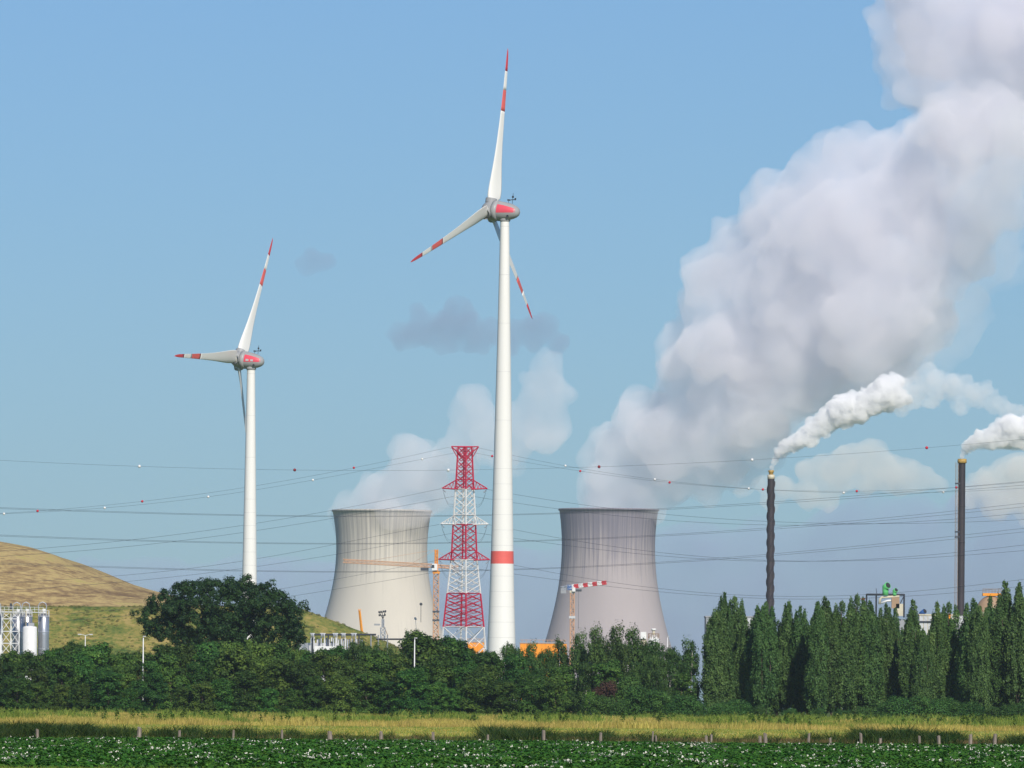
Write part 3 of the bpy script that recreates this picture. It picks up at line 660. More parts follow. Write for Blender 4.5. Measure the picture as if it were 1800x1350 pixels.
MB().box((W / 2 - 1.6, -0.2, H / 2), (3.0, 0.35, H - 0.6)).build('pale_panel', M['ltgrey'], t)
t, H, W = hall('process_building', 1616, 1683, 1082, 2600, 16, M['cream'], 'cream process building with green base strip behind the poplars beside the capped stack', ribs=9, rib_m=M['ltgrey'])
MB().box((0, -0.25, P(1640, 1134, 2600).z), (W, 0.4, 2.2)).build('base_strip', M['greenwall'], t)
MB().box((0, -0.3, P(1640, 1093, 2600).z), (W, 0.3, 0.5)).build('gutter', M['wire'], t)
q = P(1621, 1078, 2600); 
MB().tube([(q.x - t.location.x - 0.6, 2, H), (q.x - t.location.x - 0.4, 1.5, H + 0.6), (q.x - t.location.x + 0.8, 0.4, H + 1.3)], [0.45, 0.55, 0.8], 14).build('blue_cowl', M['blue'], t)
MB().tube([(q.x - t.location.x + 0.84, 0.36, H + 1.32), (q.x - t.location.x + 0.9, 0.3, H + 1.36)], 0.66, 14).build('cowl_mouth', M['darkgap'], t)
q = P(1669, 1082, 2600); MB().tube([(q.x - t.location.x, -0.8, 1), (q.x - t.location.x, -0.8, H + 0.6)], 0.28, 8).build('yellow_pipe', M['orange2'], t)

D = 2400.0
def vent_plant():
    base = G(1556, 1240, D); k = D / F
    t = thing('vent_platform', base, 'steel roof platform with two bright green vent cowls above the poplars', 'industrial plant')
    L = lambda px, py, y=0: Vector((P(px, py, D).x - base.x, y, P(px, py, D).z))
    z = L(1556, 1045).z
    MB().box((0, 5, L(1556, 1088).z / 2), (11, 8, L(1556, 1088).z)).build('block', M['greywall'], t)
    fr = MB(); x0, x1 = L(1524, 1044).x, L(1590, 1044).x
    for x in (x0, L(1541, 1044).x, L(1573, 1044).x, x1):
        for y in (0, 5): fr.beam((x, y, L(1556, 1085).z), (x, y, z), 0.22)
    for y in (0, 5): fr.beam((x0, y, z), (x1, y, z), 0.42)
    fr.beam((x1, 0, z), (L(1580, 1066).x, 0, L(1580, 1066).z), 0.2); fr.beam((x0, 0, z), (x0, 5, z), 0.3); fr.beam((x1, 0, z), (x1, 5, z), 0.3)
    fr.beam(L(1541, 1044), L(1540, 1034), 0.12); fr.build('frame', M['wire'], t)
    for px, yb, yt, r, in ((1556.5, 1047, 1032, 0.95), (1572.5, 1047, 1039, 0.62)):
        a, c = L(px, yb), L(px, yt)
        MB().tube([a, (a + c) / 2, c, c + Vector((r * 0.7, -r * 0.9, r * 0.5))], [r * 0.85, r * 0.9, r, r * 1.05], 16).build('vent_cowl', M['green'], t)
        MB().tube([c + Vector((r * 0.72, -r * 0.93, r * 0.52)), c + Vector((r * 0.76, -r * 0.98, r * 0.55))], r * 0.86, 16).build('cowl_mouth', M['darkgap'], t)
    MB().tube([L(1546, 1062), L(1547, 1053), L(1550, 1050), L(1581, 1048.5)], 0.36, 10).build('duct', M['cream'], t)
    MB().tube([L(1549, 1060), L(1560, 1056), L(1578, 1055)], 0.3, 10).build('duct', M['white2'], t)
    MB().box(L(1574, 1060), (2.2, 1.6, 3.0)).build('motor_box', M['tank'], t)
    MB().box(L(1581, 1072), (2.0, 1.6, 3.4)).build('pale_box', M['cream'], t)
    MB().tube([L(1514, 1053), L(1520, 1054)], [0.3, 0.42], 10).build('wind_sock', M['red'], t)
    MB().beam(L(1513.5, 1052), Vector((L(1513.5, 1052).x, 0, 0)), 0.12).build('sock_pole', M['steel'], t)
vent_plant()
def dome_tank():
    D = 2500.0; k = D / F; top = P(1742, 1047, D)
    t = thing('dome_tank', (top.x, D, 0), 'brown domed storage tank with an orange railed top behind the last poplars', 'tank')
    r = 27 * k; zt = top.z; zs_ = P(1716, 1078, D).z
    MB().lathe([(r, 0), (r, zs_)] + [(r * math.cos(a), zs_ + (zt - zs_) * math.sin(a)) for a in np.linspace(0.1, 1.5, 10)] + [(0.02, zt)], n=40).build('shell', M['tank'], t)
    MB().lathe([(r * 1.02, zs_ - 0.4), (r * 1.06, zs_ - 0.3), (r * 1.06, zs_ + 0.3), (r * 1.02, zs_ + 0.4)], n=40).build('rim', M['cream'], t)
    MB().box((0.2, 0, zt + 0.3), (5.4, 3.6, 0.8)).build('platform', M['orange2'], t)
    rl = MB()
    for x in np.linspace(-2.5, 2.9, 7): rl.beam((x, -1.8, zt + 0.7), (x, -1.8, zt + 1.9), 0.1)
    rl.beam((-2.5, -1.8, zt + 1.9), (2.9, -1.8, zt + 1.9), 0.12); rl.beam((-2.5, -1.8, zt + 1.3), (2.9, -1.8, zt + 1.3), 0.1); rl.build('railing', M['tank'], t)
    for px in (1714, 1722): MB().tube([(P(px, 1085, D).x - top.x, -r - 0.5, 0), (P(px, 1085, D).x - top.x, -r - 0.5, zs_ - 0.5)], 0.25, 8).build('pipe', M['ltgrey'], t)
dome_tank()
def white_tank():
    D = 2700.0; k = D / F; top = P(1149, 1116, D)
    t = thing('white_tank', (top.x, D, 0), 'white cylindrical tank with roof railings beside the grey cooling tower foot', 'tank')
    r = 9.5 * k; z = top.z
    MB().lathe([(r, 0), (r, z - 1.2), (r * 0.98, z - 1.1), (r * 0.7, z - 0.4), (0.02, z)], n=36).build('shell', M['white2'], t)
    rl = MB()
    for i in range(16):
        a = 2 * math.pi * i / 16; rl.beam((r * math.cos(a), r * math.sin(a), z - 1.2), (r * math.cos(a), r * math.sin(a), z + 0.4), 0.09)
    for zz in (-0.4, 0.4): rl.tube([(r * math.cos(2 * math.pi * i / 24), r * math.sin(2 * math.pi * i / 24), z + zz) for i in range(25)], 0.06, 4)
    rl.build('railing', M['tank'], t)
    MB().tube([(0, 0, z - 0.4), (0, 0, z + 1.6)], 0.45, 12).build('vent_pipe', M['cream'], t); MB().tube([(0, 0, z + 1.4), (0, 0, z + 2.0)], 0.8, 12).build('vent_cap', M['white2'], t)
    MB().tube([(-9.5 * k - 1.4, 0, 0), (-9.5 * k - 1.4, 0, z + 0.2)], 0.9, 14).build('side_vessel', M['cream'], t)
    st = MB(); st.box((-1.9 * r, -0.6, z - 0.2), (1.8, 1.2, 2.2)); st.build('plant_box', M['white2'], t)
white_tank()
def orange_hall(px0, px1, y, D, label, n):
    t, H, W = hall('orange_hall', px0, px1, y, D, 14, M['orange2'], label, ribs=n, roof_m=M['greywall'])
    rl = MB()
    for i in range(n): rl.beam((-W / 2 + W * (i + 0.5) / n, 0.5, H + 0.4), (-W / 2 + W * (i + 0.5) / n, 0.5, H + 1.3), 0.12)
    rl.beam((-W / 2, 0.5, H + 1.3), (W / 2, 0.5, H + 1.3), 0.12); rl.build('railing', M['orange'], t)
orange_hall(914, 996, 1131, 3300, 'low orange clad hall at the foot of the grey cooling tower', 11)
orange_hall(818, 853, 1129, 3320, 'low orange clad shed seen through the pylon foot', 5)

# ------------------------------------------------------------------ poles, lamps, substation
def lamp_pole(px, ytop, D, label, kind=0):
    p = G(px, 1240, D); H = P(px, ytop, D).z
    t = thing('lamp_post', p, label, 'lamp post', 'lamp posts behind the tree belt')
    MB().tube([(0, 0, 0), (0, 0, H * 0.5), (0, 0, H)], [0.12, 0.10, 0.07] if kind else [0.13, 0.12, 0.09], 10).build('pole', M['white2'], t)
    if kind:
        for s in (-1, 1): 
            MB().beam((0, 0, H), (s * 0.9, 0, H + 0.2), 0.08).build('arm', M['white2'], t)
            MB().box((s * 1.1, 0, H + 0.2), (0.7, 0.4, 0.2)).build('lamp_head', M['ltgrey'], t)
    else:
        MB().box((0.2, -0.2, H + 0.05), (0.55, 0.25, 0.14)).build('lamp_head', M['ltgrey'], t)
lamp_pole(149, 1117, 1660, 'double headed lamp post in front of the green berm', 1)
lamp_pole(251, 1119, 1546, 'slim white post rising from the tree belt beside the large broad tree')
lamp_pole(728, 1122, 1547, 'slim white post rising from the tree belt in front of the pale cooling tower')
lamp_pole(1172.5, 1119, 2300, 'slim white post beside the white cylindrical tank')
lamp_pole(850, 1137, 1700, 'short white post at the foot of the tall turbine')
def flood_mast():
    D = 4300.0; base = G(672, 1240, D); L = lambda px, py: Vector((P(px, py, D).x - base.x, 0, P(px, py, D).z))
    t = thing('floodlight_mast', base, 'lattice floodlight mast with a cluster of lamps in front of the pale cooling tower', 'floodlight mast')
    z1 = L(672, 1088).z
    lattice_mast(MB(), (0, 0, 0), (0, 0, L(672, 1103).z), 2.2, 16, 0.4).build('mast', M['steel'], t)
    lattice_mast(MB(), (0, 0, L(672, 1103).z), (0, 0, z1), 1.0, 5, 0.3).build('upper_mast', M['steel'], t)
    fr = MB()
    for px in (666.5, 671.5, 677): fr.beam((0, 0, z1), L(px, 1076), 0.3)
    fr.beam(L(666, 1077), L(678, 1075), 0.3); fr.beam(L(667, 1082), L(677, 1081.5), 0.3); fr.build('lamp_frame', M['wire'], t)
    for px, py in ((666.5, 1076), (670, 1075.5), (674, 1075), (677.5, 1074.5), (667, 1081.5), (676.5, 1081)):
        p = L(px, py); MB().box((p.x, -0.6, p.z), (0.85, 0.7, 1.0)).build('floodlight', M['darkgap'], t)
    a = L(672, 1098); MB().box((a.x - 2.6, -0.5, a.z), (3.0, 1.2, 0.9)).build('side_box', M['greywall'], t)
    MB().beam(L(673, 1096), L(682, 1118), 0.3).build('stay', M['tank'], t)
flood_mast()
def boom():
    D = 3900.0; base = G(637, 1240, D); L = lambda px, py: Vector((P(px, py, D).x - base.x, 0, P(px, py, D).z))
    t = thing('mobile_crane_boom', base, 'leaning orange crane boom in front of the pale cooling tower', 'crane')
    MB().tube([L(641, 1165), L(636, 1110)], [0.85, 0.75], 4, True, False).build('lower_boom', M['orange2'], t)
    MB().tube([L(636, 1110.2), L(631.8, 1073)], [0.62, 0.5], 4, True, False).build('upper_boom', M['orange2'], t)
    MB().box(L(632, 1073) + Vector((0, 0, 0.3)), (1.5, 0.8, 0.7)).build('boom_head', M['orange'], t)
    zb = L(641, 1165).z
    cr = MB(); cr.box((0, 0, 1.6), (9, 3, 1.6)); cr.box((1.0, 0, (zb + 2.4) / 2), (3.2, 2.6, zb - 1.6)); cr.build('carrier', M['orange2'], t)
boom()
def substation():
    D = 2300.0; k = D / F; base = G(620, 1240, D); L = lambda px, py, y=0: Vector((P(px, py, D).x - base.x, y, P(px, py, D).z))
    G_ = 'steel switchyard gantries left of the pale cooling tower'
    for i, (a, c, yt) in enumerate(((545.5, 550.5, 1113.5), (563.5, 569.5, 1113.5), (585.5, 591.5, 1113.5), (600, 605.5, 1113.5), (617.5, 624.5, 1113.5))):
        g = thing('switchyard_gantry', G((a + c) / 2, 1240, D), 'white steel switchyard gantry above the trees left of the pale cooling tower', 'gantry', G_)
        w_ = (c - a) * k; H = P((a + c) / 2, yt, D).z
        for s in (-1, 1): MB().beam((s * w_ / 2, 0, 0), (s * w_ / 2, 0, H), 0.14).build('post', M['white2'], g)
        MB().beam((-w_ / 2 - 0.3, 0, H), (w_ / 2 + 0.3, 0, H), 0.16).build('beam', M['white2'], g)
        for s in (-1, 0, 1): MB().tube([(s * w_ / 2.6, -0.3, H), (s * w_ / 2.6, -0.3, H - 1.1)], 0.12, 6).build('insulator', M['steel'], g)
    t = thing('busbar_frame', base, 'long dark busbar rail on pale supports left of the pale cooling tower', 'switchyard')
    b1 = MB(); b1.beam(L(549, 1115.5, 1), L(661, 1115.5, 1), 0.42); b1.beam(L(661, 1123.5, 1), L(740, 1123.5, 1), 0.36); b1.build('busbar', M['wire'], t)
    for px in (549.5, 577, 631, 652, 665, 681): 
        p = L(px, 1116, 1); MB().beam((p.x, 1, 0), p, 0.3).build('support', M['greywall'] if px > 640 else M['wire'], t)
    rnd = random.Random(4)
    for i in range(22):
        p = L(548 + i * 4.2 + rnd.uniform(-1, 1), 1122 + rnd.uniform(-2, 3), 2 + rnd.uniform(-1, 4)); MB().tube([(p.x, p.y, 0), p], 0.22, 7).build('insulator_post', M['ltgrey'] if i % 3 else M['steel'], t)
    p = L(560, 1130, 3); MB().box((p.x, 4, p.z / 2), (11, 3, p.z)).build('switch_house', M['ltgrey'], t)
    p = L(576, 1136, -2); MB().box((p.x, -1, p.z / 2), (7, 2.4, p.z)).build('transformer', M['white2'], t)
substation()

# ------------------------------------------------------------------ silos on the left
def silos():
    D = 1900.0; k = D / F; ref = G(40, 1240, D)
    L = lambda px, py, y=0.0: Vector((P(px, py, D).x - ref.x, y, P(px, py, D).z))
    lab = {75.5: 'tall steel silo at the end of the silo row beside the green berm', 45.5: 'tall steel silo behind the white tank', 28: 'tall steel silo behind the lattice stair tower', -5: 'tall steel silo behind the left edge pipework'}
    def silo(px, yt, w_, dy):
        p = G(px, 1240, D); r = w_ * k / 2; H = P(px, yt, D).z
        t = thing('steel_silo', (p.x, D + dy, 0), lab[px], 'silo', 'steel silos')
        MB().lathe([(r, 0)] + [(r, z) for z in np.linspace(0.1, H - 0.8, 6)] + [(r * 0.6, H - 0.2), (0.02, H)], n=40).build('shell', M['silo'], t)
        for z in (H - 0.8, H - 4.2, H - 8.0): MB().lathe([(r, z - 0.1), (r + 0.06, z - 0.08), (r + 0.06, z + 0.08), (r, z + 0.1)], n=40).build('seam_ring', M['steel'], t)
        rl = MB()
        for i in range(12):
            a = 2 * math.pi * i / 12; rl.beam((r * math.cos(a), r * math.sin(a), H - 0.8), (r * math.cos(a), r * math.sin(a), H + 0.6), 0.07)
        for zz in (0.0, 0.6): rl.tube([(r * math.cos(2 * math.pi * i / 20), r * math.sin(2 * math.pi * i / 20), H + zz) for i in range(21)], 0.045, 4)
        rl.build('railing', M['white2'], t)
        MB().tube([(r * 0.5, 0, H - 0.3), (r * 0.5, 0, H + 1.6), (r * 0.35, 0, H + 2.2), (-r * 0.2, 0, H + 2.5), (-r * 0.75, 0, H + 2.2), (-r * 0.95, 0, H + 1.6), (-r * 0.95, 0, H - 0.4)], 0.10, 8).build('filling_pipe', M['steel'], t)
        MB().box((r * 0.1, -r * 0.4, H + 0.5), (0.7, 0.7, 1.0)).build('filter_box', M['white2'], t)
    silo(75.5, 1078, 19.5, 0); silo(45.5, 1078, 19, 1.5); silo(28, 1078, 19, 4.5); silo(-5, 1078, 19, 0.6)
    p = G(53.5, 1240, D); H = P(53.5, 1101, D).z; r = 12.5 * k
    t = thing('white_tank', (p.x, D - 4.2, 0), 'white round tank in front of the steel silos', 'tank')
    MB().lathe([(r, 0), (r, H - 0.4), (r * 0.9, H - 0.1), (0.02, H + 0.1)], n=36).build('shell', M['white2'], t)
    MB().tube([(-0.9, 0, H), (-0.9, 0, H + 3.4)], 0.12, 8).build('pipe', M['cream'], t); MB().box((0.3, 0, H + 0.4), (1.3, 0.9, 0.7)).build('plant_box', M['greywall'], t)
    p = G(-6, 1240, D); t = thing('white_tank', (p.x, D - 4.2, 0), 'small white round tank at the lattice stair tower foot', 'tank')
    MB().lathe([(1.2, 0), (1.2, P(0, 1116, D).z), (0.02, P(0, 1115, D).z)], n=30).build('shell', M['white2'], t)
    t = thing('stair_tower', G(20, 1240, D) + Vector((0, -3.4, 0)), 'white braced steel stair tower in front of the silos', 'stair tower')
    f = lambda px, py, y=0.0: Vector((P(px, py, D).x - t.location.x, y, P(px, py, D).z))
    z1 = f(20, 1076).z
    for px in (4.5, 20.5, 35):
        for y in (0, 2.0): MB().beam((f(px, 1100).x, y, 0), (f(px, 1100).x, y, z1), 0.17).build('column', M['white2'], t)
    lv = [1076, 1088, 1110, 1131, 1150, 1175]
    for a, c in zip(lv, lv[1:]):
        za, zc = f(20, a).z, f(20, c).z
        for x0, x1 in ((4.5, 20.5), (20.5, 35)):
            X0, X1 = f(x0, 1100).x, f(x1, 1100).x
            b = MB(); b.beam((X0, 0, za), (X1, 0, zc), 0.1); b.beam((X1, 0, za), (X0, 0, zc), 0.1); b.build('cross_brace', M['white2'], t)
        MB().box(((f(4.5, 1100).x + f(35, 1100).x) / 2, 1.0, za), (f(35, 1100).x - f(4.5, 1100).x + 0.3, 2.0, 0.22)).build('landing', M['ltgrey'], t)
    rl = MB()
    for i in range(12): x = f(3, 1).x + (f(86, 1).x - f(3, 1).x) * i / 11; rl.beam((x, -0.3, z1), (x, -0.3, z1 + 1.1), 0.07)
    for zz in (0.55, 1.1): rl.beam((f(3, 1).x, -0.3, z1 + zz), (f(86, 1).x, -0.3, z1 + zz), 0.07)
    rl.build('railing', M['white2'], t)
    MB().box(((f(2, 1).x + f(86, 1).x) / 2, 0.2, z1 - 0.05), (f(86, 1).x - f(2, 1).x, 1.0, 0.16)).build('walkway', M['ltgrey'], t)
    MB().box(f(20.5, 1066, 0.5), (0.5, 0.5, 1.3)).build('filter', M['wire'], t)
silos()

# ------------------------------------------------------------------ trees
def leaves_on_blobs(rng, blobs, n, clump_r, flat=1.0, hang_z=1.0, wpow=2 / 3.0):
    """points gathered into clumps that sit on the skins of ellipsoid blobs"""
    blobs = np.array(blobs); wts = (blobs[:, 3] * blobs[:, 4] * blobs[:, 5]) ** wpow; wts /= wts.sum()
    nc = max(30, n // 48)
    bi = rng.choice(len(blobs), nc, p=wts)
    d = rng.normal(size=(nc, 3)); d /= np.linalg.norm(d, axis=1, keepdims=True)
    d[:, 2] = np.where(d[:, 2] < -0.55, -d[:, 2], d[:, 2])
    rr = rng.uniform(0.70, 1.10, size=(nc, 1))
    cc = blobs[bi, :3] + d * rr * blobs[bi, 3:6]
    ct = rng.uniform(-0.34, 0.34, nc)
    ci = rng.integers(0, nc, n)
    off = rng.normal(size=(n, 3)); off /= np.linalg.norm(off, axis=1, keepdims=True)
    cs = np.minimum(clump_r * rng.uniform(0.55, 1.25, nc), blobs[bi, 3] * 0.75)
    C = cc[ci] + off * np.array([1, 1, hang_z]) * (cs[ci] * rng.uniform(0.45, 1.08, n))[:, None]
    on = off / np.maximum(1e-6, np.linalg.norm(off, axis=1, keepdims=True))
    N = d[ci] * 0.45 + on * 0.95 + rng.normal(size=(n, 3)) * 0.3 + np.array([0, 0, 0.35]) * flat
    tint = 0.45 + ct[ci] + rng.normal(size=n) * 0.16
    return C, N, tint
def trunk_mb(rng, H, r, limbs, spread, lean=0.3, z_lo=0.25):
    b = MB(); top = Vector((rng.uniform(-lean, lean), rng.uniform(-lean, lean), H))
    pts = [Vector((0, 0, -0.3)), Vector((0.04, 0.02, H * 0.12)), top * 0.5 + Vector((rng.uniform(-.2, .2), 0, 0)), top]
    b.tube(pts, [r * 1.35, r, r * 0.7, r * 0.12], 8)
    for i in range(limbs):
        f = rng.uniform(z_lo, 0.8); a = rng.uniform(0, 2 * math.pi); p = top * f; L = spread * rng.uniform(0.55, 1.0)
        e = p + Vector((math.cos(a) * L, math.sin(a) * L, L * rng.uniform(0.5, 1.1)))
        b.tube([p, p.lerp(e, 0.5) + Vector((0, 0, L * 0.12)), e], [r * 0.45 * (1 - f * 0.5), r * 0.28, r * 0.06], 5)
    return b
def proto(rng, crown_me, trunk_b, trunk_m): return crown_me, trunk_b.mesh('trunk'), trunk_m
def broad(seed, W, H, n, lf=0.33, zb=0.6, m='lf_dark', nblob=13, shape=1.0):
    rng = np.random.default_rng(seed); cz = (H + zb) / 2; hz = (H - zb) / 2
    blobs = []
    for i in range(nblob):
        a = rng.uniform(0, 2 * math.pi); z = rng.uniform(-0.85, 0.8)
        rad = math.sqrt(max(0.05, 1 - max(0, z) ** 2 * shape)) * rng.uniform(0.35, 0.68)
        s = rng.uniform(0.30, 0.44) * W / 2 * 1.15
        blobs.append((math.cos(a) * rad * W / 2, math.sin(a) * rad * W / 2, cz + z * hz * 0.82, s, s, s * rng.uniform(0.75, 1.0)))
    blobs.append((0, 0, cz, W * 0.3, W * 0.3, hz * 0.9))
    for i in range(6):      # skirt down to the grass
        a = 2 * math.pi * (i + rng.uniform()) / 6; s = W * 0.2
        blobs.append((math.cos(a) * W * 0.26, math.sin(a) * W * 0.26, zb + s * 0.7, s, s, s))
    for i in range(5):
        a = rng.uniform(0, 2 * math.pi); s = rng.uniform(0.12, 0.2) * W
        blobs.append((math.cos(a) * W * 0.16, math.sin(a) * W * 0.16, H - s * rng.uniform(0.9, 1.7), s, s, s))
    C, N, t = leaves_on_blobs(rng, blobs, n, 0.72)
    C[:, 2] = np.maximum(C[:, 2], 0.15)
    me = leaf_mesh('crown', C, N, rng.uniform(0.7, 1.35, n) * lf, t, M[m], rng)
    return me, trunk_mb(rng, H * 0.9, 0.022 * H * 0.9, 7, W * 0.38).mesh('trunk')
def birch(seed, W, H, n, lf=0.29):
    rng = np.random.default_rng(seed); blobs = []
    for i in range(26):
        f = rng.uniform(0.12, 0.97); a = rng.uniform(0, 2 * math.pi)
        rad = W / 2 * (1 - max(0, f - 0.35) ** 1.7 * 1.5) * rng.uniform(0.35, 0.95); s = W * rng.uniform(0.12, 0.19)
        blobs.append((math.cos(a) * rad, math.sin(a) * rad, H * f - s * 1.0, s, s, s * 1.6))
    blobs.append((0, 0, H * 0.5, W * 0.25, W * 0.25, H * 0.42)); blobs.append((0, 0, H * 0.9, W * 0.13, W * 0.13, H * 0.09))
    C, N, t = leaves_on_blobs(rng, blobs, n, 0.52, flat=0.1, hang_z=1.9)
    C[:, 2] = np.maximum(C[:, 2], 0.2)
    me = leaf_mesh('crown', C, N, rng.uniform(0.7, 1.4, n) * lf, t, M['lf_birch'], rng, aspect=0.5, hang=0.8)
    return me, trunk_mb(rng, H * 0.96, 0.15, 6, W * 0.25, 0.7, 0.4).mesh('trunk')
def poplar(seed, W, H, n, lf=0.36, cols=9):
    rng = np.random.default_rng(seed); cl = [(0.0, 0.0, H * 0.08, H, W * 0.22)]
    for i in range(cols):
        a = 2 * math.pi * (i + rng.uniform(-.3, .3)) / cols; rr = W * rng.uniform(0.24, 0.36)
        cl.append((math.cos(a) * rr, math.sin(a) * rr, H * rng.uniform(0.02, 0.22), H * rng.uniform(0.78, 0.985), W * rng.uniform(0.14, 0.22)))
    def prof(f): return np.minimum(1, f / 0.2) ** 0.5 * np.where(f < 0.72, 1, np.maximum(0.0, (1 - f) / 0.28) ** 0.62 * 0.90 + 0.10)
    area = np.array([(c[3] - c[2]) * c[4] for c in cl]); cnt = (area / area.sum() * n).astype(int); cnt[0] += n - cnt.sum()
    Cs, Ns, ts = [], [], []
    for (x, y, z0, z1, rm), k in zip(cl, cnt):
        f = rng.uniform(0, 1, k * 3); f = f[rng.uniform(size=k * 3) < 0.25 + 0.75 * prof(f)][:k]; k = len(f)
        th = rng.uniform(0, 2 * math.pi, k); o = np.stack([np.cos(th), np.sin(th), np.zeros(k)], 1)
        ax = np.stack([x * (1 - 0.35 * f) + 0.25 * np.sin(f * 9 + x * 5), y * (1 - 0.35 * f) + 0.25 * np.cos(f * 8 + y * 5), z0 + (z1 - z0) * f], 1)
        q = ax + o * (rm * prof(f))[:, None]
        nz = np.array([noise.noise(Vector((p[0] * 0.9, p[1] * 0.9, p[2] * 0.32 + seed))) for p in q.tolist()])
        fine = np.array([noise.noise(Vector((p[0] * 1.7, p[1] * 1.7, p[2] * 0.55 + seed))) for p in q.tolist()])
        rr = rm * prof(f) * (0.80 + 0.85 * nz + 0.75 * fine) * rng.uniform(0.72, 1.12, k)
        C_ = ax + o * rr[:, None] + rng.normal(0, 0.10, (k, 3)); C_[:, 2] += rng.normal(0, 0.2, k)
        ok = (fine + 0.5 * nz > -0.22) | (rng.uniform(size=k) < 0.2); k = int(ok.sum())
        Cs.append(C_[ok]); Ns.append((o * 0.9)[ok] + np.array([0, 0, 0.35]) + rng.normal(size=(k, 3)) * 0.55 + np.stack([np.zeros(k), np.zeros(k), -nz[ok] * 0.9], 1)); ts.append(0.42 + nz[ok] * 0.45 + fine[ok] * 0.5 + rng.normal(size=k) * 0.14)
    C, N, t = np.concatenate(Cs), np.concatenate(Ns), np.concatenate(ts); n = len(C)
    C[:, 2] = np.maximum(C[:, 2], 0.3)
    me = leaf_mesh('crown', C, N, rng.uniform(0.7, 1.35, n) * lf, t, M['lf_poplar'], rng, aspect=0.62, hang=0.55)
    b = trunk_mb(rng, H * 0.92, 0.30, 0, 1)
    for i in range(6):
        a = rng.uniform(0, 6.28); z = H * rng.uniform(0.05, 0.3); rr = W * 0.3
        b.tube([(0, 0, z), (math.cos(a) * rr * 0.8, math.sin(a) * rr * 0.8, z + H * 0.15), (math.cos(a) * rr, math.sin(a) * rr, z + H * 0.45)], [0.14, 0.10, 0.03], 5)
    return me, b.mesh('trunk')
_made = {}
MARKS = [(90, 'below the steel silos'), (240, 'below the green berm'), (530, 'below the large broad tree'), (640, 'below the switchyard gantries'), (770, 'in front of the pale cooling tower'), (850, 'below the red and white pylon'), (915, 'at the foot of the tall turbine'), (1000, 'in front of the low orange hall'), (1180, 'in front of the grey cooling tower'), (1330, 'in front of the plain grey hall'), (1378, 'in front of the straked chimney'), (1512, 'between the straked chimney and the green vent cowls'), (1592, 'below the green vent cowls'), (1682, 'in front of the cream process building'), (1712, 'in front of the brass capped chimney'), (9999, 'in front of the brown domed tank')]
def plant_tree(name, pr, key, px, ytop, D, label, cat, group, protoH, bark='bark', wide=1.0, rz=None, squash=1.0):
    if group: label = label + ' ' + next(t_ for lim, t_ in MARKS if px < lim)
    p = G(px, 1250, D); H = P(px, ytop, D).z; s = H / protoH
    t = thing(name, p, label, cat, group, rz if rz is not None else random.uniform(0, 6.28))
    t.scale = (s * wide, s * wide, s)
    for nm, me, m in (('crown', pr[0], None), ('trunk', pr[1], M[bark])): link_mesh(nm, me, m, t)
    return t
random.seed(11)
BR = [broad(100 + i, W, H, n) for i, (W, H, n) in enumerate(((6.8, 11, 15000), (7.6, 11.5, 17000), (6.0, 11, 13000), (8.2, 11, 18000), (6.4, 12, 15000), (7.2, 10.5, 15000)))]
BRH = [11, 11.5, 11, 11, 12, 10.5]
BI = [birch(200 + i, W, H, n) for i, (W, H, n) in enumerate(((6.2, 13, 16000), (7.4, 14, 18000), (5.6, 13, 15000), (6.8, 13, 17000)))]
BIH = [13, 14, 13, 13]
PO = [poplar(300 + i, W, H, n, cols=c) for i, (W, H, n, c) in enumerate(((5.6, 22, 34000, 8), (6.6, 22, 42000, 10), (4.8, 22, 28000, 6), (6.0, 22, 36000, 9), (5.2, 22, 32000, 7)))]
BU = [broad(400 + i, W, H, n, lf=0.2, zb=0.1, m='lf_bush', nblob=9) for i, (W, H, n) in enumerate(((5.0, 3.4, 7000), (6.2, 3.0, 8000), (4.0, 3.6, 6000)))]
BUH = [3.4, 3.0, 3.6]
# skyline of the belt: (pixel x, pixel y)
SKY = [(-60, 1146), (0, 1150), (40, 1146), (100, 1137), (150, 1128), (185, 1136), (212, 1146), (250, 1138), (320, 1130), (400, 1124), (450, 1120), (500, 1128), (545, 1142), (580, 1140), (625, 1124), (680, 1136), (720, 1112), (760, 1114), (810, 1132), (860, 1146), (885, 1124), (925, 1132), (955, 1140), (1000, 1124), (1045, 1100), (1100, 1106), (1130, 1112), (1155, 1130), (1180, 1138), (1210, 1124), (1240, 1132), (1300, 1130), (1900, 1130)]
skyl = lambda x: float(np.interp(x, [a for a, _ in SKY], [b for _, b in SKY]))
rt = random.Random(5); i = 0
x = -70.0
while x < 1235:          # back row, follows the skyline
    k = rt.randrange(6)
    if x < 620 or 740 < x < 880:
        plant_tree('broadleaf_tree', BR[k], 0, x, skyl(x) + rt.uniform(-2, 7), 1560 + rt.uniform(-6, 14), 'dark broadleaf tree in the belt back row', 'tree', 'back row of the tree belt', BRH[k], wide=rt.uniform(0.95, 1.2))
        x += rt.uniform(32, 44)
    else:
        k = rt.randrange(4)
        plant_tree('birch_tree', BI[k], 0, x, skyl(x) + rt.uniform(-3, 6), 1560 + rt.uniform(-6, 14), 'drooping birch in the belt back row', 'tree', 'birches of the tree belt', BIH[k], 'birchbark', wide=rt.uniform(0.9, 1.15))
        x += rt.uniform(24, 36)
x = -60.0
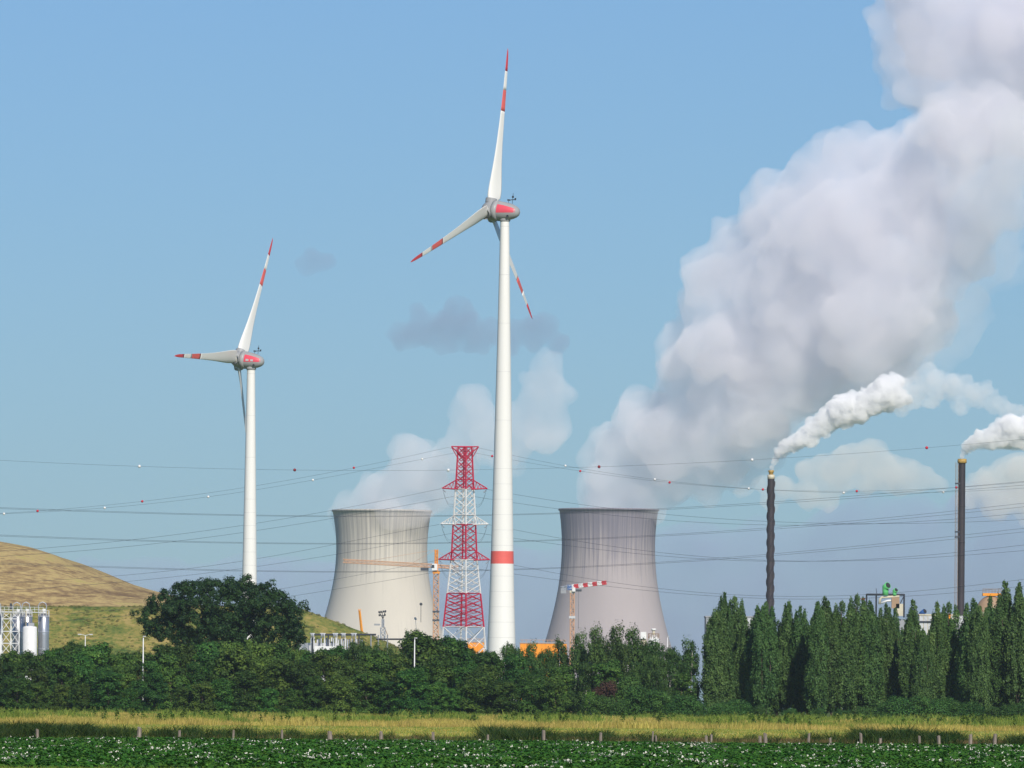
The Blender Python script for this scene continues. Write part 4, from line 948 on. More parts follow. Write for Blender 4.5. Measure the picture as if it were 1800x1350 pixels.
while x < 1225:          # front row, lower
    k = rt.randrange(6); up = 1162 if x < 900 else 1168
    if x > 960 and rt.random() < 0.55:
        k = rt.randrange(4)
        plant_tree('birch_tree', BI[k], 0, x, up - 14 + rt.uniform(-10, 12), 1532 + rt.uniform(-5, 5), 'drooping birch in the belt front row', 'tree', 'front birches of the tree belt', BIH[k], 'birchbark', wide=rt.uniform(0.95, 1.2))
    else:
        plant_tree('broadleaf_tree', BR[k], 0, x, max(skyl(x) + 6, up + rt.uniform(-22, 14)), 1532 + rt.uniform(-6, 6), 'dark broadleaf tree in the belt front row', 'tree', 'front row of the tree belt', BRH[k], wide=rt.uniform(1.0, 1.25))
    x += rt.uniform(34, 46)
x = -50.0
while x < 1000:          # low edge of the belt
    k = rt.randrange(6)
    plant_tree('broadleaf_tree', BR[k], 0, x, 1194 + rt.uniform(-20, 18), 1514 + rt.uniform(-4, 4), 'low young tree at the grassy belt edge', 'tree', 'young trees at the belt edge', BRH[k], wide=rt.uniform(1.25, 1.6))
    x += rt.uniform(34, 48)
# the large broad tree
rng = np.random.default_rng(77)
def big_tree():
    D = 1640.0; base = G(388, 1240, D); k = D / F; bl = []
    out = [(262, 1085, 20), (285, 1062, 26), (300, 1110, 30), (320, 1045, 22), (345, 1040, 20), (375, 1038, 22), (405, 1036, 20), (430, 1040, 20), (455, 1048, 24), (485, 1060, 26), (505, 1082, 26), (515, 1110, 22), (480, 1110, 34), (440, 1085, 36), (400, 1075, 38), (350, 1080, 38), (310, 1080, 30), (370, 1120, 34), (430, 1125, 34), (395, 1110, 36), (268, 1108, 18), (330, 1125, 26), (520, 1128, 18)]
    for px, py, r in out:
        p = P(px, py, D); ax = (px - 388) * k; dep = math.sqrt(max(0.05, 1 - (ax / 16.5) ** 2)) * 9
        for s in (-1, 1):
            bl.append((ax, s * dep * rng.uniform(0.3, 0.8), p.z, r * k * 0.95, r * k * 0.95, r * k * 0.85))
        for q in range(3): bl.append((ax + rng.normal() * r * k * 0.7, rng.normal() * dep * 0.6, p.z + rng.normal() * r * k * 0.5 + 0.4, r * k * 0.42, r * k * 0.42, r * k * 0.4))
    n = 95000
    C, N, t_ = leaves_on_blobs(rng, bl, n, 0.80)
    me = leaf_mesh('crown', C, N, rng.uniform(0.7, 1.4, n) * 0.36, t_, M['lf_big'], rng)
    t = thing('broad_tree', base, 'large dark broad crowned tree in front of the tan hill', 'tree')
    link_mesh('crown', me, None, t)
    b = MB(); b.tube([(0, 0, -0.3), (0, 0, 3), (0.3, 0, 9)], [1.1, 0.8, 0.65], 10)
    for i in range(16):
        a = 2 * math.pi * i / 16 + rng.uniform(-.2, .2); L = rng.uniform(7, 13); z = rng.uniform(4, 9)
        e = Vector((math.cos(a) * L, math.sin(a) * L * 0.6, z + rng.uniform(5, 11)))
        b.tube([(0.1, 0, z), Vector((0, 0, z)).lerp(e, 0.5) + Vector((0, 0, 1)), e], [0.4, 0.24, 0.05], 6)
    b.build('trunk', M['bark'], t)
big_tree()
# poplars
rt = random.Random(21)
pops = [(1256, 1070), (1271, 1042), (1292, 1050), (1308, 1085), (1330, 1066), (1345, 1060), (1366, 1090), (1384, 1058), (1407, 1066), (1437, 1060), (1448, 1051), (1478, 1058), (1504, 1046), (1527, 1058), (1556, 1063), (1572, 1070), (1602, 1056), (1622, 1105), (1645, 1060), (1666, 1060), (1694, 1090), (1709, 1054), (1722, 1066), (1740, 1050), (1763, 1024), (1790, 1026), (1815, 1030), (1845, 1035)]
for j, (px, py) in enumerate(pops):
    k = rt.randrange(5)
    plant_tree('poplar_tree', PO[k], 0, px, py, 1540 + rt.uniform(-9, 14), 'tall narrow poplar', 'tree', 'row of tall poplars', 22, wide=rt.uniform(0.82, 1.08))
for px, py in ((1262, 1100), (1282, 1090), (1318, 1105), (1395, 1100), (1462, 1080), (1490, 1085), (1545, 1090), (1632, 1110), (1660, 1115), (1730, 1085), (1345, 1110), (1420, 1100), (1520, 1095), (1590, 1100), (1700, 1110), (1770, 1080), (1800, 1075)):
    k = rt.randrange(5)
    plant_tree('poplar_tree', PO[k], 0, px, py, 1570, 'shorter poplar behind the tall row', 'tree', 'second row of shorter poplars', 22, wide=1.15)
# bushes in front of the belt on the right
for px, py, d, w_ in ((1105, 1192, 1490, 1.0), (1130, 1215, 1480, 1.1), (1160, 1222, 1478, 1.2), (1195, 1228, 1476, 1.2), (1090, 1232, 1474, 1.1), (1225, 1236, 1478, 1.2), (1265, 1240, 1480, 1.2), (1300, 1236, 1482, 1.2), (1335, 1242, 1480, 1.2)):
    k = rt.randrange(3); plant_tree('leafy_bush', BU[k], 0, px, py, d, 'light green bush at the belt edge', 'bush', 'light green bushes below the birches', BUH[k], wide=w_ * (0.75 if py < 1200 else 1.0))
for px, py, w_ in ((1520, 1246, 1.2), (1560, 1238, 1.3), (1592, 1232, 1.3), (1622, 1230, 1.3), (1650, 1234, 1.3), (1680, 1234, 1.3), (1706, 1240, 1.3), (1745, 1246, 1.2), (1785, 1242, 1.2), (1815, 1244, 1.2), (1440, 1248, 1.2), (1480, 1250, 1.2), (1390, 1248, 1.2)):
    k = rt.randrange(3); plant_tree('leafy_bush', BU[k], 0, px, py, 1484, 'light green bush under the poplars', 'bush', 'light green bushes below the poplars', BUH[k], wide=w_)
cp = broad(431, 5.2, 5.5, 8000, lf=0.22, zb=0.6, m='lf_red', nblob=9)
plant_tree('copper_bush', cp, 0, 1066, 1199, 1488, 'reddish brown copper leaved bush among the green bushes', 'bush', None, 5.5, wide=0.85)
plant_tree('leafy_bush', BU[0], 0, 1062, 1228, 1478, 'light green bush below the copper leaved bush', 'bush', None, BUH[0], wide=1.2)
lm = broad(432, 3.0, 4.6, 3500, lf=0.2, zb=1.6, m='lf_lime', nblob=7)
plant_tree('young_tree', lm, 0, 1039, 1217, 1480, 'small lime green young tree beside the copper bush', 'tree', None, 4.6, 'birchbark', wide=0.8)

# ------------------------------------------------------------------ scattered ground plants (instanced, not countable)
def scatter(name, P3, protos, smin, smax, label=None, cat=None, kind='stuff', parent=None, scl=None):
    col = bpy.data.collections.new(name + '_sources')
    for i, me in enumerate(protos): col.objects.link(bpy.data.objects.new(name + '_source', me))
    me = bpy.data.meshes.new(name); me.vertices.add(len(P3)); me.vertices.foreach_set('co', np.asarray(P3, dtype=np.float32).reshape(-1)); me.update()
    at = me.attributes.new('scl', 'FLOAT', 'POINT'); at.data.foreach_set('value', np.ones(len(P3), np.float32) if scl is None else np.asarray(scl, np.float32))
    o = bpy.data.objects.new(name, me); COL.objects.link(o)
    ng = bpy.data.node_groups.new(name, 'GeometryNodeTree')
    ng.interface.new_socket('Geometry', in_out='INPUT', socket_type='NodeSocketGeometry'); ng.interface.new_socket('Geometry', in_out='OUTPUT', socket_type='NodeSocketGeometry')
    N = ng.nodes; gi, go = N.new('NodeGroupInput'), N.new('NodeGroupOutput')
    ip = N.new('GeometryNodeInstanceOnPoints'); ci = N.new('GeometryNodeCollectionInfo')
    ci.inputs['Collection'].default_value = col; ci.inputs['Separate Children'].default_value = True; ci.inputs['Reset Children'].default_value = True
    ip.inputs['Pick Instance'].default_value = True
    ri = N.new('FunctionNodeRandomValue'); ri.data_type = 'INT'; ri.inputs[4].default_value = 0; ri.inputs[5].default_value = len(protos) - 1; ri.inputs['Seed'].default_value = 1
    rv = N.new('FunctionNodeRandomValue'); rv.data_type = 'FLOAT_VECTOR'; rv.inputs[0].default_value = (0, 0, 0); rv.inputs[1].default_value = (0.0, 0.0, 6.283); rv.inputs['Seed'].default_value = 2
    rs = N.new('FunctionNodeRandomValue'); rs.data_type = 'FLOAT'; rs.inputs[2].default_value = smin; rs.inputs[3].default_value = smax; rs.inputs['Seed'].default_value = 3
    Lk = ng.links
    Lk.new(gi.outputs[0], ip.inputs['Points']); Lk.new(ci.outputs[0], ip.inputs['Instance']); Lk.new(ri.outputs[2], ip.inputs['Instance Index'])
    Lk.new(rv.outputs[0], ip.inputs['Rotation']); na = N.new('GeometryNodeInputNamedAttribute'); na.data_type = 'FLOAT'; na.inputs['Name'].default_value = 'scl'; ml = N.new('ShaderNodeMath'); ml.operation = 'MULTIPLY'; Lk.new(na.outputs['Attribute'], ml.inputs[0]); Lk.new(rs.outputs[1], ml.inputs[1]); Lk.new(ml.outputs[0], ip.inputs['Scale']); Lk.new(ip.outputs[0], go.inputs[0])
    md = o.modifiers.new('scatter', 'NODES'); md.node_group = ng
    setp(o, label, cat, None, kind)
    if parent: o.parent = parent
    return o
def blades(seed, n, W, hmin, hmax, wd, m, lean=(0.25, 0.0), droop=0.5):
    """a clump of curved grass or reed blades, each of three tapering pieces"""
    rng = np.random.default_rng(seed); vs, fs, tn = [], [], []
    for i in range(n):
        x, y = rng.normal(0, W / 2.4, 2); h = rng.uniform(hmin, hmax); a = rng.uniform(0, math.pi); tt = rng.uniform(0, 1)
        lx, ly = lean[0] * rng.uniform(0.3, 1.3) + rng.normal() * 0.18, lean[1] + rng.normal() * 0.18
        dx, dy = math.cos(a) * wd / 2, math.sin(a) * wd / 2; k0 = len(vs)
        for f, wf in ((0, 1), (0.45, 0.9), (0.8, 0.6), (1.0, 0.08)):
            px, py, pz = x + lx * h * f ** 2, y + ly * h * f ** 2, h * (f - droop * 0.3 * f ** 3)
            vs += [(px - dx * wf, py - dy * wf, pz), (px + dx * wf, py + dy * wf, pz)]; tn += [tt, tt]
        for q in range(3): fs.append((k0 + 2 * q, k0 + 2 * q + 1, k0 + 2 * q + 3, k0 + 2 * q + 2))
    me = bpy.data.meshes.new('clump'); me.from_pydata(vs, [], fs); at = me.attributes.new('tint', 'FLOAT', 'POINT'); at.data.foreach_set('value', tn); me.materials.append(M[m]); me.update(); return me
rng = np.random.default_rng(9)
def xspread(n, d0, d1, over=1.25):
    D = rng.uniform(d0, d1, n); X = rng.uniform(-1, 1, n) * D * 900 / F * over; return np.stack([X, D, np.zeros(n)], 1)
# potato crop: low leafy domes in slightly uneven rows
def potato(seed, n=95):
    r = np.random.default_rng(seed); d = r.normal(size=(n, 3)); d[:, 2] = np.abs(d[:, 2]); d /= np.linalg.norm(d, axis=1, keepdims=True)
    rr = r.uniform(0.6, 1.05, (n, 1)); C = d * rr * np.array([0.5, 0.5, 0.34]); N = d * 0.7 + np.array([0, 0, 0.5]) + r.normal(size=(n, 3)) * 0.4
    return leaf_mesh('plant', C, N, r.uniform(0.09, 0.19, n), 0.45 + r.normal(size=n) * 0.2, M['lf_potato'], r, 0.75)
def flower(seed):
    r = np.random.default_rng(seed); n = r.integers(3, 7)
    Cs, Ns = [], []
    for i in range(n):
        c = r.normal(size=3) * np.array([0.055, 0.055, 0.03]); 
        for q in range(5):
            a = 2 * math.pi * q / 5; Cs.append(c + np.array([math.cos(a), -0.25, math.sin(a) * 0.8]) * 0.018); Ns.append([math.cos(a) * 0.3, -0.7, 0.6])
    k = len(Cs); return leaf_mesh('flower_head', np.array(Cs), np.array(Ns) + r.normal(size=(k, 3)) * 0.2, np.full(k, 0.05), r.uniform(0, 1, k), M['lf_flower'], r, 0.8)
FX0, FX1, FY0, FY1 = -40, 40, 290, 498
pl = []
for y in np.arange(FY0, FY1, 0.75):
    hw = y * 900 / F * 1.22 + 1; xs = np.arange(-hw, hw, 0.62)
    pl.append(np.stack([xs + rng.normal(0, 0.13, len(xs)), y + rng.normal(0, 0.10, len(xs)), np.full(len(xs), 0.02)], 1))
pl = np.concatenate(pl)
hgt = np.array([0.06 * noise.noise(Vector((p[0] * 0.12, p[1] * 0.05, 0))) for p in pl]); pl[:, 2] += hgt
crop = scatter('potato_crop', pl, [potato(500 + i) for i in range(5)], 0.8, 1.25, 'dense green potato crop in flower in front of the fence posts', 'crop')
keep = np.array([noise.noise(Vector((p[0] * 0.35, p[1] * 0.06, 7))) for p in pl]) + rng.normal(0, 0.35, len(pl)) > 0.60
fp = pl[keep] + np.stack([rng.normal(0, 0.22, keep.sum()), rng.normal(0, 0.22, keep.sum()), rng.uniform(0.30, 0.40, keep.sum())], 1)
fo = scatter('flower', fp, [flower(600 + i) for i in range(6)], 0.5, 1.0, parent=crop)
# grass on the near headland
scatter('headland_grass', np.stack([rng.uniform(-26, 26, 2600), rng.uniform(272, 283, 2600), np.zeros(2600)], 1), [blades(700 + i, 26, 0.4, 0.2, 0.42, 0.012, 'lf_ggrass') for i in range(3)], 0.8, 1.2, 'yellow green grass on the near edge of the potato field', 'grass')
# ditch verge under the fence: low green grass, brown grass, reeds in stands
dens = lambda x, pts: float(np.interp(x, [a for a, _ in pts], [b for _, b in pts]))
reed_d = [(-100, 1), (0, 1.0), (60, 1.0), (130, 0.95), (180, 0.7), (230, 0.45), (330, 0.55), (400, 0.5), (470, 0.35), (560, 0.3), (600, 0.2), (700, 0.15), (840, 0.2), (870, 1.0), (905, 0.9), (960, 0.6), (1000, 0.5), (1060, 0.55), (1090, 0.35), (1200, 0.25), (1400, 0.2), (1480, 0.4), (1500, 0.95), (1600, 1.0), (1660, 0.8), (1700, 0.35), (1800, 0.4), (1900, 0.5)]
def px_of(p): return 900 + p[0] * F / p[1]
vp = xspread(9000, 500, 548); scatter('verge_grass', vp, [blades(710 + i, 30, 0.55, 0.22, 0.5, 0.016, 'lf_reed' if i < 3 else 'lf_ggrass') for i in range(4)], 0.8, 1.3, 'dark green ditch grass around the fence posts', 'grass')
rp = xspread(16000, 503, 546); rq = np.array([dens(px_of(p) + 30 * noise.noise(Vector((p[0] * 0.4, p[1] * 0.12, 1))), reed_d) for p in rp])
rn = np.array([noise.noise(Vector((p[0] * 1.1, p[1] * 0.1, 4))) for p in rp]); rk = rng.uniform(size=len(rp)) < np.clip(rq + rn * 0.5, 0.02, 1) ** 1.8
scatter('reeds', rp[rk], [blades(720 + i, 17, 0.55, 0.75, 1.65, 0.034, 'lf_reed', (0.75, 0), 0.75) for i in range(6)], 0.75, 1.1, 'dark green reeds leaning in the ditch behind the fence posts', 'reeds', scl=(0.45 + 0.42 * rq + rn * 0.5)[rk])
dp = xspread(2500, 504, 520); dp = dp[np.array([dens(px_of(p), [(0, 0.1), (900, 0.15), (1000, 0.7), (1700, 0.9), (1800, 0.9)]) > rng.uniform() for p in dp])]
M['lf_brown'] = foliage('withered_grass', [(0.10, 0.07, 0.03), (0.17, 0.12, 0.045), (0.24, 0.18, 0.07)], obj_var=0.3)
scatter('withered_grass', dp, [blades(730 + i, 24, 0.5, 0.3, 0.7, 0.02, 'lf_brown') for i in range(3)], 0.8, 1.2, 'withered brown grass between the fence posts', 'grass')
scatter('meadow_grass', xspread(5000, 556, 900, 1.2), [blades(735 + i, 22, 1.2, 0.06, 0.2, 0.03, 'lf_ggrass' if i else 'lf_gold') for i in range(3)], 0.8, 1.4, 'short mown yellow green grass of the meadow', 'grass')
# tall dry grass beyond the meadow
gp = xspread(16000, 905, 1480, 1.2); scatter('dry_grass', gp, [blades(740 + i, 26, 1.3, 0.45, 0.85, 0.035, 'lf_gold') for i in range(4)], 0.8, 1.2, 'tall golden dry grass between the meadow and the trees', 'grass', scl=[0.95 + 0.55 * noise.noise(Vector((p[0] * 0.16, p[1] * 0.015, 3))) for p in gp])
gg = xspread(13000, 930, 1490, 1.2); gg = gg[np.array([1.3 * noise.noise(Vector((p[0] * 0.09, p[1] * 0.006, 2))) + (0.35 if p[1] > 1330 else 0) + (0.25 if p[0] > 20 else 0) + (0.3 if p[0] > 0.03 * p[1] else 0) > 0.05 for p in gg])]
scatter('green_grass', gg, [blades(750 + i, 26, 1.4, 0.5, 1.05, 0.045, 'lf_ggrass') for i in range(4)], 0.8, 1.3, 'tall green grass in front of the tree belt', 'grass', scl=[0.85 + 1.15 * noise.noise(Vector((p[0] * 0.2, p[1] * 0.02, 6))) for p in gg])
# scrub on the berm
sp = []
for i in range(15000):
    x, y = rng.uniform(-400, -35), HD - 150 + rng.uniform(2, 90)
    if noise.noise(Vector((x * 0.06, y * 0.06, 9))) + rng.normal() * 0.35 < 0.05: continue
    z = hill_z(x, y)
    if z > 4: sp.append((x, y, z))
def scrub(seed):
    r = np.random.default_rng(seed); n = 60; d = r.normal(size=(n, 3)); d[:, 2] = np.abs(d[:, 2]); d /= np.linalg.norm(d, axis=1, keepdims=True)
    return leaf_mesh('tuft', d * np.array([1.1, 1.1, 1.0]) * r.uniform(0.5, 1, (n, 1)), d + r.normal(size=(n, 3)) * 0.4, r.uniform(0.25, 0.5, n), r.uniform(0, 1, n), M['lf_scrub'], r)
scatter('berm_scrub', sp, [scrub(760 + i) for i in range(4)], 0.22, 0.75, 'low green scrub covering the berm below the tan hill', 'scrub')
M['lf_weed'] = foliage('weed_leaves', [(0.04, 0.09, 0.015), (0.08, 0.15, 0.02), (0.15, 0.21, 0.03)], obj_var=0.3)
def weed(seed):
    r = np.random.default_rng(seed); n = 70; z = r.uniform(0.1, 1.3, n); a_ = r.uniform(0, 6.28, n); q = 0.4 * (1.15 - z * 0.7) * r.uniform(0.3, 1, n)
    return leaf_mesh('weed', np.stack([np.cos(a_) * q, np.sin(a_) * q, z], 1), r.normal(size=(n, 3)) + np.array([0, -0.4, 0.5]), r.uniform(0.14, 0.28, n), r.uniform(0, 1, n), M['lf_weed'], r)
wp = xspread(1500, 930, 1495, 1.2); wp = wp[np.array([noise.noise(Vector((p[0] * 0.12, p[1] * 0.01, 12))) + (0.2 if p[1] > 1380 else 0) > 0.1 for p in wp])]
scatter('tall_weeds', wp, [weed(770 + i) for i in range(4)], 0.6, 1.25, 'tall green weeds standing in the dry grass strip', 'weeds')

# ------------------------------------------------------------------ fence posts
posts = [(66, 1282, 6), (244, 1279, 8), (316, 1284, 5), (410, 1283, 4), (496, 1283, 4), (581, 1285, 8), (670, 1286, 6), (762, 1287, 5), (858, 1292, 5), (956, 1284, 7), (1056, 1288, 5.5), (1147, 1286, 3.5), (1154, 1292, 4), (1242, 1292, 5), (1250, 1292, 5.5), (1337, 1294, 6), (1346, 1289, 7), (1421, 1290, 5), (1460, 1297, 5), (1514, 1289, 5.5), (1547, 1297, 5.5), (1617, 1294, 5), (1651, 1294, 7), (1706, 1290, 7), (1748, 1290, 6.5)]
rp_ = random.Random(3)
for px, y, wd in posts:
    D = 501.5 + rp_.uniform(-0.4, 1.2); k = D / F; g = G(px, y, D); H = P(px, y, D).z; r = wd * k / 2
    b = MB(); n = 7; rings = []
    ph = [rp_.uniform(0.8, 1.15) for _ in range(n)]; lx, ly = rp_.uniform(-0.06, 0.06), rp_.uniform(-0.05, 0.05)
    vs = []
    for f in (-0.15, 0.3, 0.7, 1.0):
        for q in range(n):
            a = 2 * math.pi * q / n; rr = r * ph[q] * (1.05 - 0.1 * f) * rp_.uniform(0.95, 1.05)
            vs.append((math.cos(a) * rr + lx * f * H, math.sin(a) * rr + ly * f * H, H * f + (rp_.uniform(-0.06, 0.05) if f == 1.0 else 0)))
    fs = [(i * n + q, i * n + (q + 1) % n, (i + 1) * n + (q + 1) % n, (i + 1) * n + q) for i in range(3) for q in range(n)] + [tuple(3 * n + q for q in range(n))]
    o = b.add(vs, fs).build('fence_post', M['post'], None, g); zone = 'among dense tall reeds' if dens(px, reed_d) > 0.66 else ('among thin reeds' if dens(px, reed_d) > 0.3 else 'in low ditch grass')
    pair = any(abs(px - q[0]) < 12 and q[0] != px for q in posts)
    setp(o, ('paired ' if pair else '') + ('thick ' if wd >= 6.5 else 'slender ' if wd <= 4.5 else '') + ('tall ' if y < 1288 else 'short ' if y > 1293 else '') + 'weathered wooden fence post ' + zone, 'fence post', 'fence posts along the potato field')

# ------------------------------------------------------------------ steam, smoke and clouds (closed bodies of scattering vapour)
def vapour(name, density, col=(0.97, 0.97, 0.98), aniso=-0.35):
    m, nt, out = new_mat(name)
    v = nt.nodes.new('ShaderNodeVolumePrincipled'); v.inputs['Color'].default_value = (*col, 1); v.inputs['Density'].default_value = density; v.inputs['Anisotropy'].default_value = aniso
    link(nt, v.outputs[0], out.inputs['Volume']); return m
_bm = bmesh.new(); bmesh.ops.create_icosphere(_bm, subdivisions=2, radius=1.0)
_iv = np.array([v.co[:] for v in _bm.verts]); _if = np.array([[v.index for v in f.verts] for f in _bm.faces]); _bm.free()
def outer_shells(me):
    """drop the closed bubbles left inside the fused skin (their enclosed volume is negative)"""
    n = len(me.vertices); E_ = np.empty(len(me.edges) * 2, np.int32); me.edges.foreach_get('vertices', E_); E_ = E_.reshape(-1, 2)
    lab = np.arange(n)
    while True:
        old = lab.copy(); m = np.minimum(lab[E_[:, 0]], lab[E_[:, 1]])
        np.minimum.at(lab, E_[:, 0], m); np.minimum.at(lab, E_[:, 1], m); lab = lab[lab]
        if np.array_equal(old, lab): break
    u, lab = np.unique(lab, return_inverse=True)
    if len(u) == 1: return me
    me.calc_loop_triangles(); T = np.empty(len(me.loop_triangles) * 3, np.int32); me.loop_triangles.foreach_get('vertices', T); T = T.reshape(-1, 3)
    co = np.empty(n * 3, np.float32); me.vertices.foreach_get('co', co); co = co.reshape(-1, 3).astype(np.float64)
    vol = np.bincount(lab[T[:, 0]], np.einsum('ij,ij->i', co[T[:, 0]], np.cross(co[T[:, 1]], co[T[:, 2]])) / 6, len(u))
    bad = np.nonzero(vol[lab] <= vol.max() * 0.03)[0]
    bm = bmesh.new(); bm.from_mesh(me); bm.verts.ensure_lookup_table()
    bmesh.ops.delete(bm, geom=[bm.verts[int(i)] for i in bad], context='VERTS'); bm.to_mesh(me); bm.free(); me.update(); return me
def voxel_skin(me, voxel):
    tmp = bpy.data.objects.new('skin_work', me); COL.objects.link(tmp)
    md = tmp.modifiers.new('r', 'REMESH'); md.mode = 'VOXEL'; md.voxel_size = voxel; md.use_smooth_shade = True
    dg = bpy.context.evaluated_depsgraph_get(); dg.update()
    res = bpy.data.meshes.new_from_object(tmp.evaluated_get(dg)); bpy.data.objects.remove(tmp); bpy.data.meshes.remove(me)
    return outer_shells(res)
def vapour_body(name, spheres, m, voxel, disp, dscale, seed, kids=10, kid_r=(0.3, 0.55), squash_y=1.0, smooth=0, levels=((1.0, 1.0),)):
    """spheres: (px, py, radius px, D). Lobes on lobes, fused by a voxel skin and roughened like billows"""
    rng = np.random.default_rng(seed); B = []
    for px, py, r, D in spheres:
        c = np.array(P(px, py, D)[:]); R0 = r * D / F; B.append((c, R0))
        for i in range(kids):
            d = rng.normal(size=3); d /= np.linalg.norm(d); rr = R0 * rng.uniform(*kid_r); B.append((c + d * (R0 - rr * 0.25) * np.array([1, squash_y, 1]), rr))
    o0 = np.mean([c for c, _ in B], axis=0)
    V = np.concatenate([_iv * r + (c - o0) for c, r in B]); Fc = np.concatenate([_if + i * len(_iv) for i in range(len(B))])
    me = bpy.data.meshes.new(name + '_raw'); me.vertices.add(len(V)); me.vertices.foreach_set('co', V.reshape(-1).astype(np.float32))
    me.loops.add(Fc.size); me.loops.foreach_set('vertex_index', Fc.reshape(-1).astype(np.int32)); me.polygons.add(len(Fc)); me.polygons.foreach_set('loop_start', np.arange(0, Fc.size, 3, dtype=np.int32)); me.update(calc_edges=True)
    res = voxel_skin(me, voxel)
    n = len(res.vertices); co = np.empty(n * 3, np.float32); res.vertices.foreach_get('co', co); co = co.reshape(-1, 3).astype(np.float64)
    E_ = np.empty(len(res.edges) * 2, np.int32); res.edges.foreach_get('vertices', E_); E_ = E_.reshape(-1, 2); i0 = np.concatenate([E_[:, 0], E_[:, 1]]); i1 = np.concatenate([E_[:, 1], E_[:, 0]]); deg = np.maximum(1, np.bincount(i0, minlength=n))
    def relax(k):
        nonlocal co
        for _ in range(k): co = 0.4 * co + 0.6 * np.stack([np.bincount(i0, co[i1, q], n) for q in range(3)], 1) / deg[:, None]
    relax(smooth)
    so = Vector((seed * 3.1, seed * 1.7, 0))
    for fa, fs in levels:
        res.vertices.foreach_set('co', co.reshape(-1).astype(np.float32)); res.update()
        no = np.empty(n * 3, np.float32); res.vertex_normals.foreach_get('vector', no); no = no.reshape(-1, 3)
        d = np.empty(n)
        for i in range(n):
            p = Vector(co[i].tolist())
            d[i] = noise.turbulence(p / (dscale * fs) + so, 2 if len(levels) > 1 else 4, True, noise_basis='PERLIN_ORIGINAL', amplitude_scale=0.55, frequency_scale=2.1) - 0.3
        co = co + no * (d * disp * fa)[:, None]
        relax(2 if fs > 0.5 else 1)
    res.vertices.foreach_set('co', co.reshape(-1).astype(np.float32)); res.update(); res = voxel_skin(res, voxel * 0.72); res.name = name
    o = link_mesh(name, res, m, None, tuple(o0)); return o
ST1 = vapour('steam_dense', 0.019, (0.968, 0.946, 0.980)); ST2 = vapour('steam_thin', 0.015, (0.992, 0.962, 0.978)); SM1 = vapour('stack_steam', 0.45, (0.998, 0.998, 1.0)); CL1 = vapour('cloud_vapour', 0.014, (1.0, 0.972, 0.87)); CL2 = vapour('cloud_wisp', 0.011, (0.38, 0.40, 0.53))  # the wisp cloud's dim colour paints its shade into the vapour
def chain(nodes, step):
    out = []
    for (x0, y0, r0, d0), (x1, y1, r1, d1) in zip(nodes, nodes[1:]):
        n = max(1, int(math.hypot(x1 - x0, y1 - y0) / step))
        for i in range(n): f = i / n; out.append((x0 + (x1 - x0) * f, y0 + (y1 - y0) * f, r0 + (r1 - r0) * f, d0 + (d1 - d0) * f))
    return out + [nodes[-1]]
E = CD - 80
plume = [(1030, 893, 24, E), (1055, 885, 34, E), (1085, 880, 36, E), (1115, 885, 34, E), (1140, 880, 30, E), (1100, 850, 52, E), (1150, 840, 64, E), (1068, 850, 36, E), (1062, 805, 34, E), (1195, 832, 46, E - 14), (1222, 812, 40, E - 14), (1085, 770, 44, E), (1145, 715, 36, E - 14), (1075, 820, 40, E - 7), (1110, 790, 58, E - 7), (1180, 790, 70, E - 12), (1130, 745, 48, E - 14), (1230, 800, 60, E - 22), (1210, 730, 75, E - 29), (1270, 740, 85, E - 44), (1200, 640, 34, E - 29), (1215, 600, 46, E - 44), (1260, 650, 80, E - 44), (1340, 690, 85, E - 65), (1330, 600, 110, E - 65), (1420, 640, 95, E - 80), (1255, 520, 40, E - 65), (1245, 470, 36, E - 65), (1300, 480, 85, E - 72), (1290, 420, 46, E - 72), (1400, 520, 115, E - 94), (1500, 600, 90, E - 116), (1390, 390, 80, E - 94), (1440, 330, 62, E - 109), (1500, 310, 70, E - 116), (1490, 430, 120, E - 123), (1580, 520, 105, E - 138), (1580, 370, 110, E - 138), (1640, 430, 90, E - 152), (1650, 300, 75, E - 160), (1690, 245, 85, E - 174), (1760, 250, 85, E - 181), (1730, 330, 75, E - 167), (1590, 110, 60, E + 40), (1580, 50, 48, E + 40), (1640, 130, 80, E + 40), (1720, 190, 90, E + 40), (1700, 60, 120, E + 40), (1800, 130, 120, E + 40), (1820, 10, 130, E + 40), (1900, 60, 140, E + 40), (1640, -40, 90, E + 40), (1760, -100, 110, E + 40)]
st = vapour_body('steam_plume', plume, ST1, 3.2, 30, 80, 3, kids=8, kid_r=(0.3, 0.6), smooth=22, levels=((1.0, 1.0), (0.62, 0.42), (0.38, 0.19), (0.14, 0.09))); setp(st, 'huge billowing steam plume rising from the grey cooling tower', 'steam plume', kind='stuff')
pl2 = [(735, 905, 24, CD - 45), (715, 915, 20, CD - 50), (748, 900, 20, CD - 30), (690, 900, 20, CD - 50), (625, 905, 26, CD), (655, 900, 32, CD), (690, 898, 36, CD), (725, 900, 32, CD), (660, 868, 40, CD), (668, 888, 46, CD), (705, 880, 50, CD - 5), (640, 888, 32, CD), (705, 850, 52, CD - 10), (740, 868, 44, CD - 10), (720, 812, 34, CD - 20), (770, 850, 38, CD - 30), (810, 800, 38, CD - 50), (830, 735, 40, CD - 60), (815, 725, 26, CD - 60), (860, 770, 38, CD - 70), (930, 760, 42, CD - 90), (950, 690, 40, CD - 100), (968, 645, 34, CD - 110), (990, 690, 22, CD - 110), (900, 800, 34, CD - 80), (960, 770, 36, CD - 100)]
wsp = [(1690, 530, 60, E - 180), (1740, 440, 60, E - 200), (1640, 590, 55, E - 170), (1770, 350, 60, E - 220), (1560, 650, 60, E - 150), (1480, 690, 50, E - 130), (1720, 330, 60, E - 220), (1400, 725, 45, E - 110), (1320, 760, 50, E - 90), (1800, 260, 60, E - 250)]
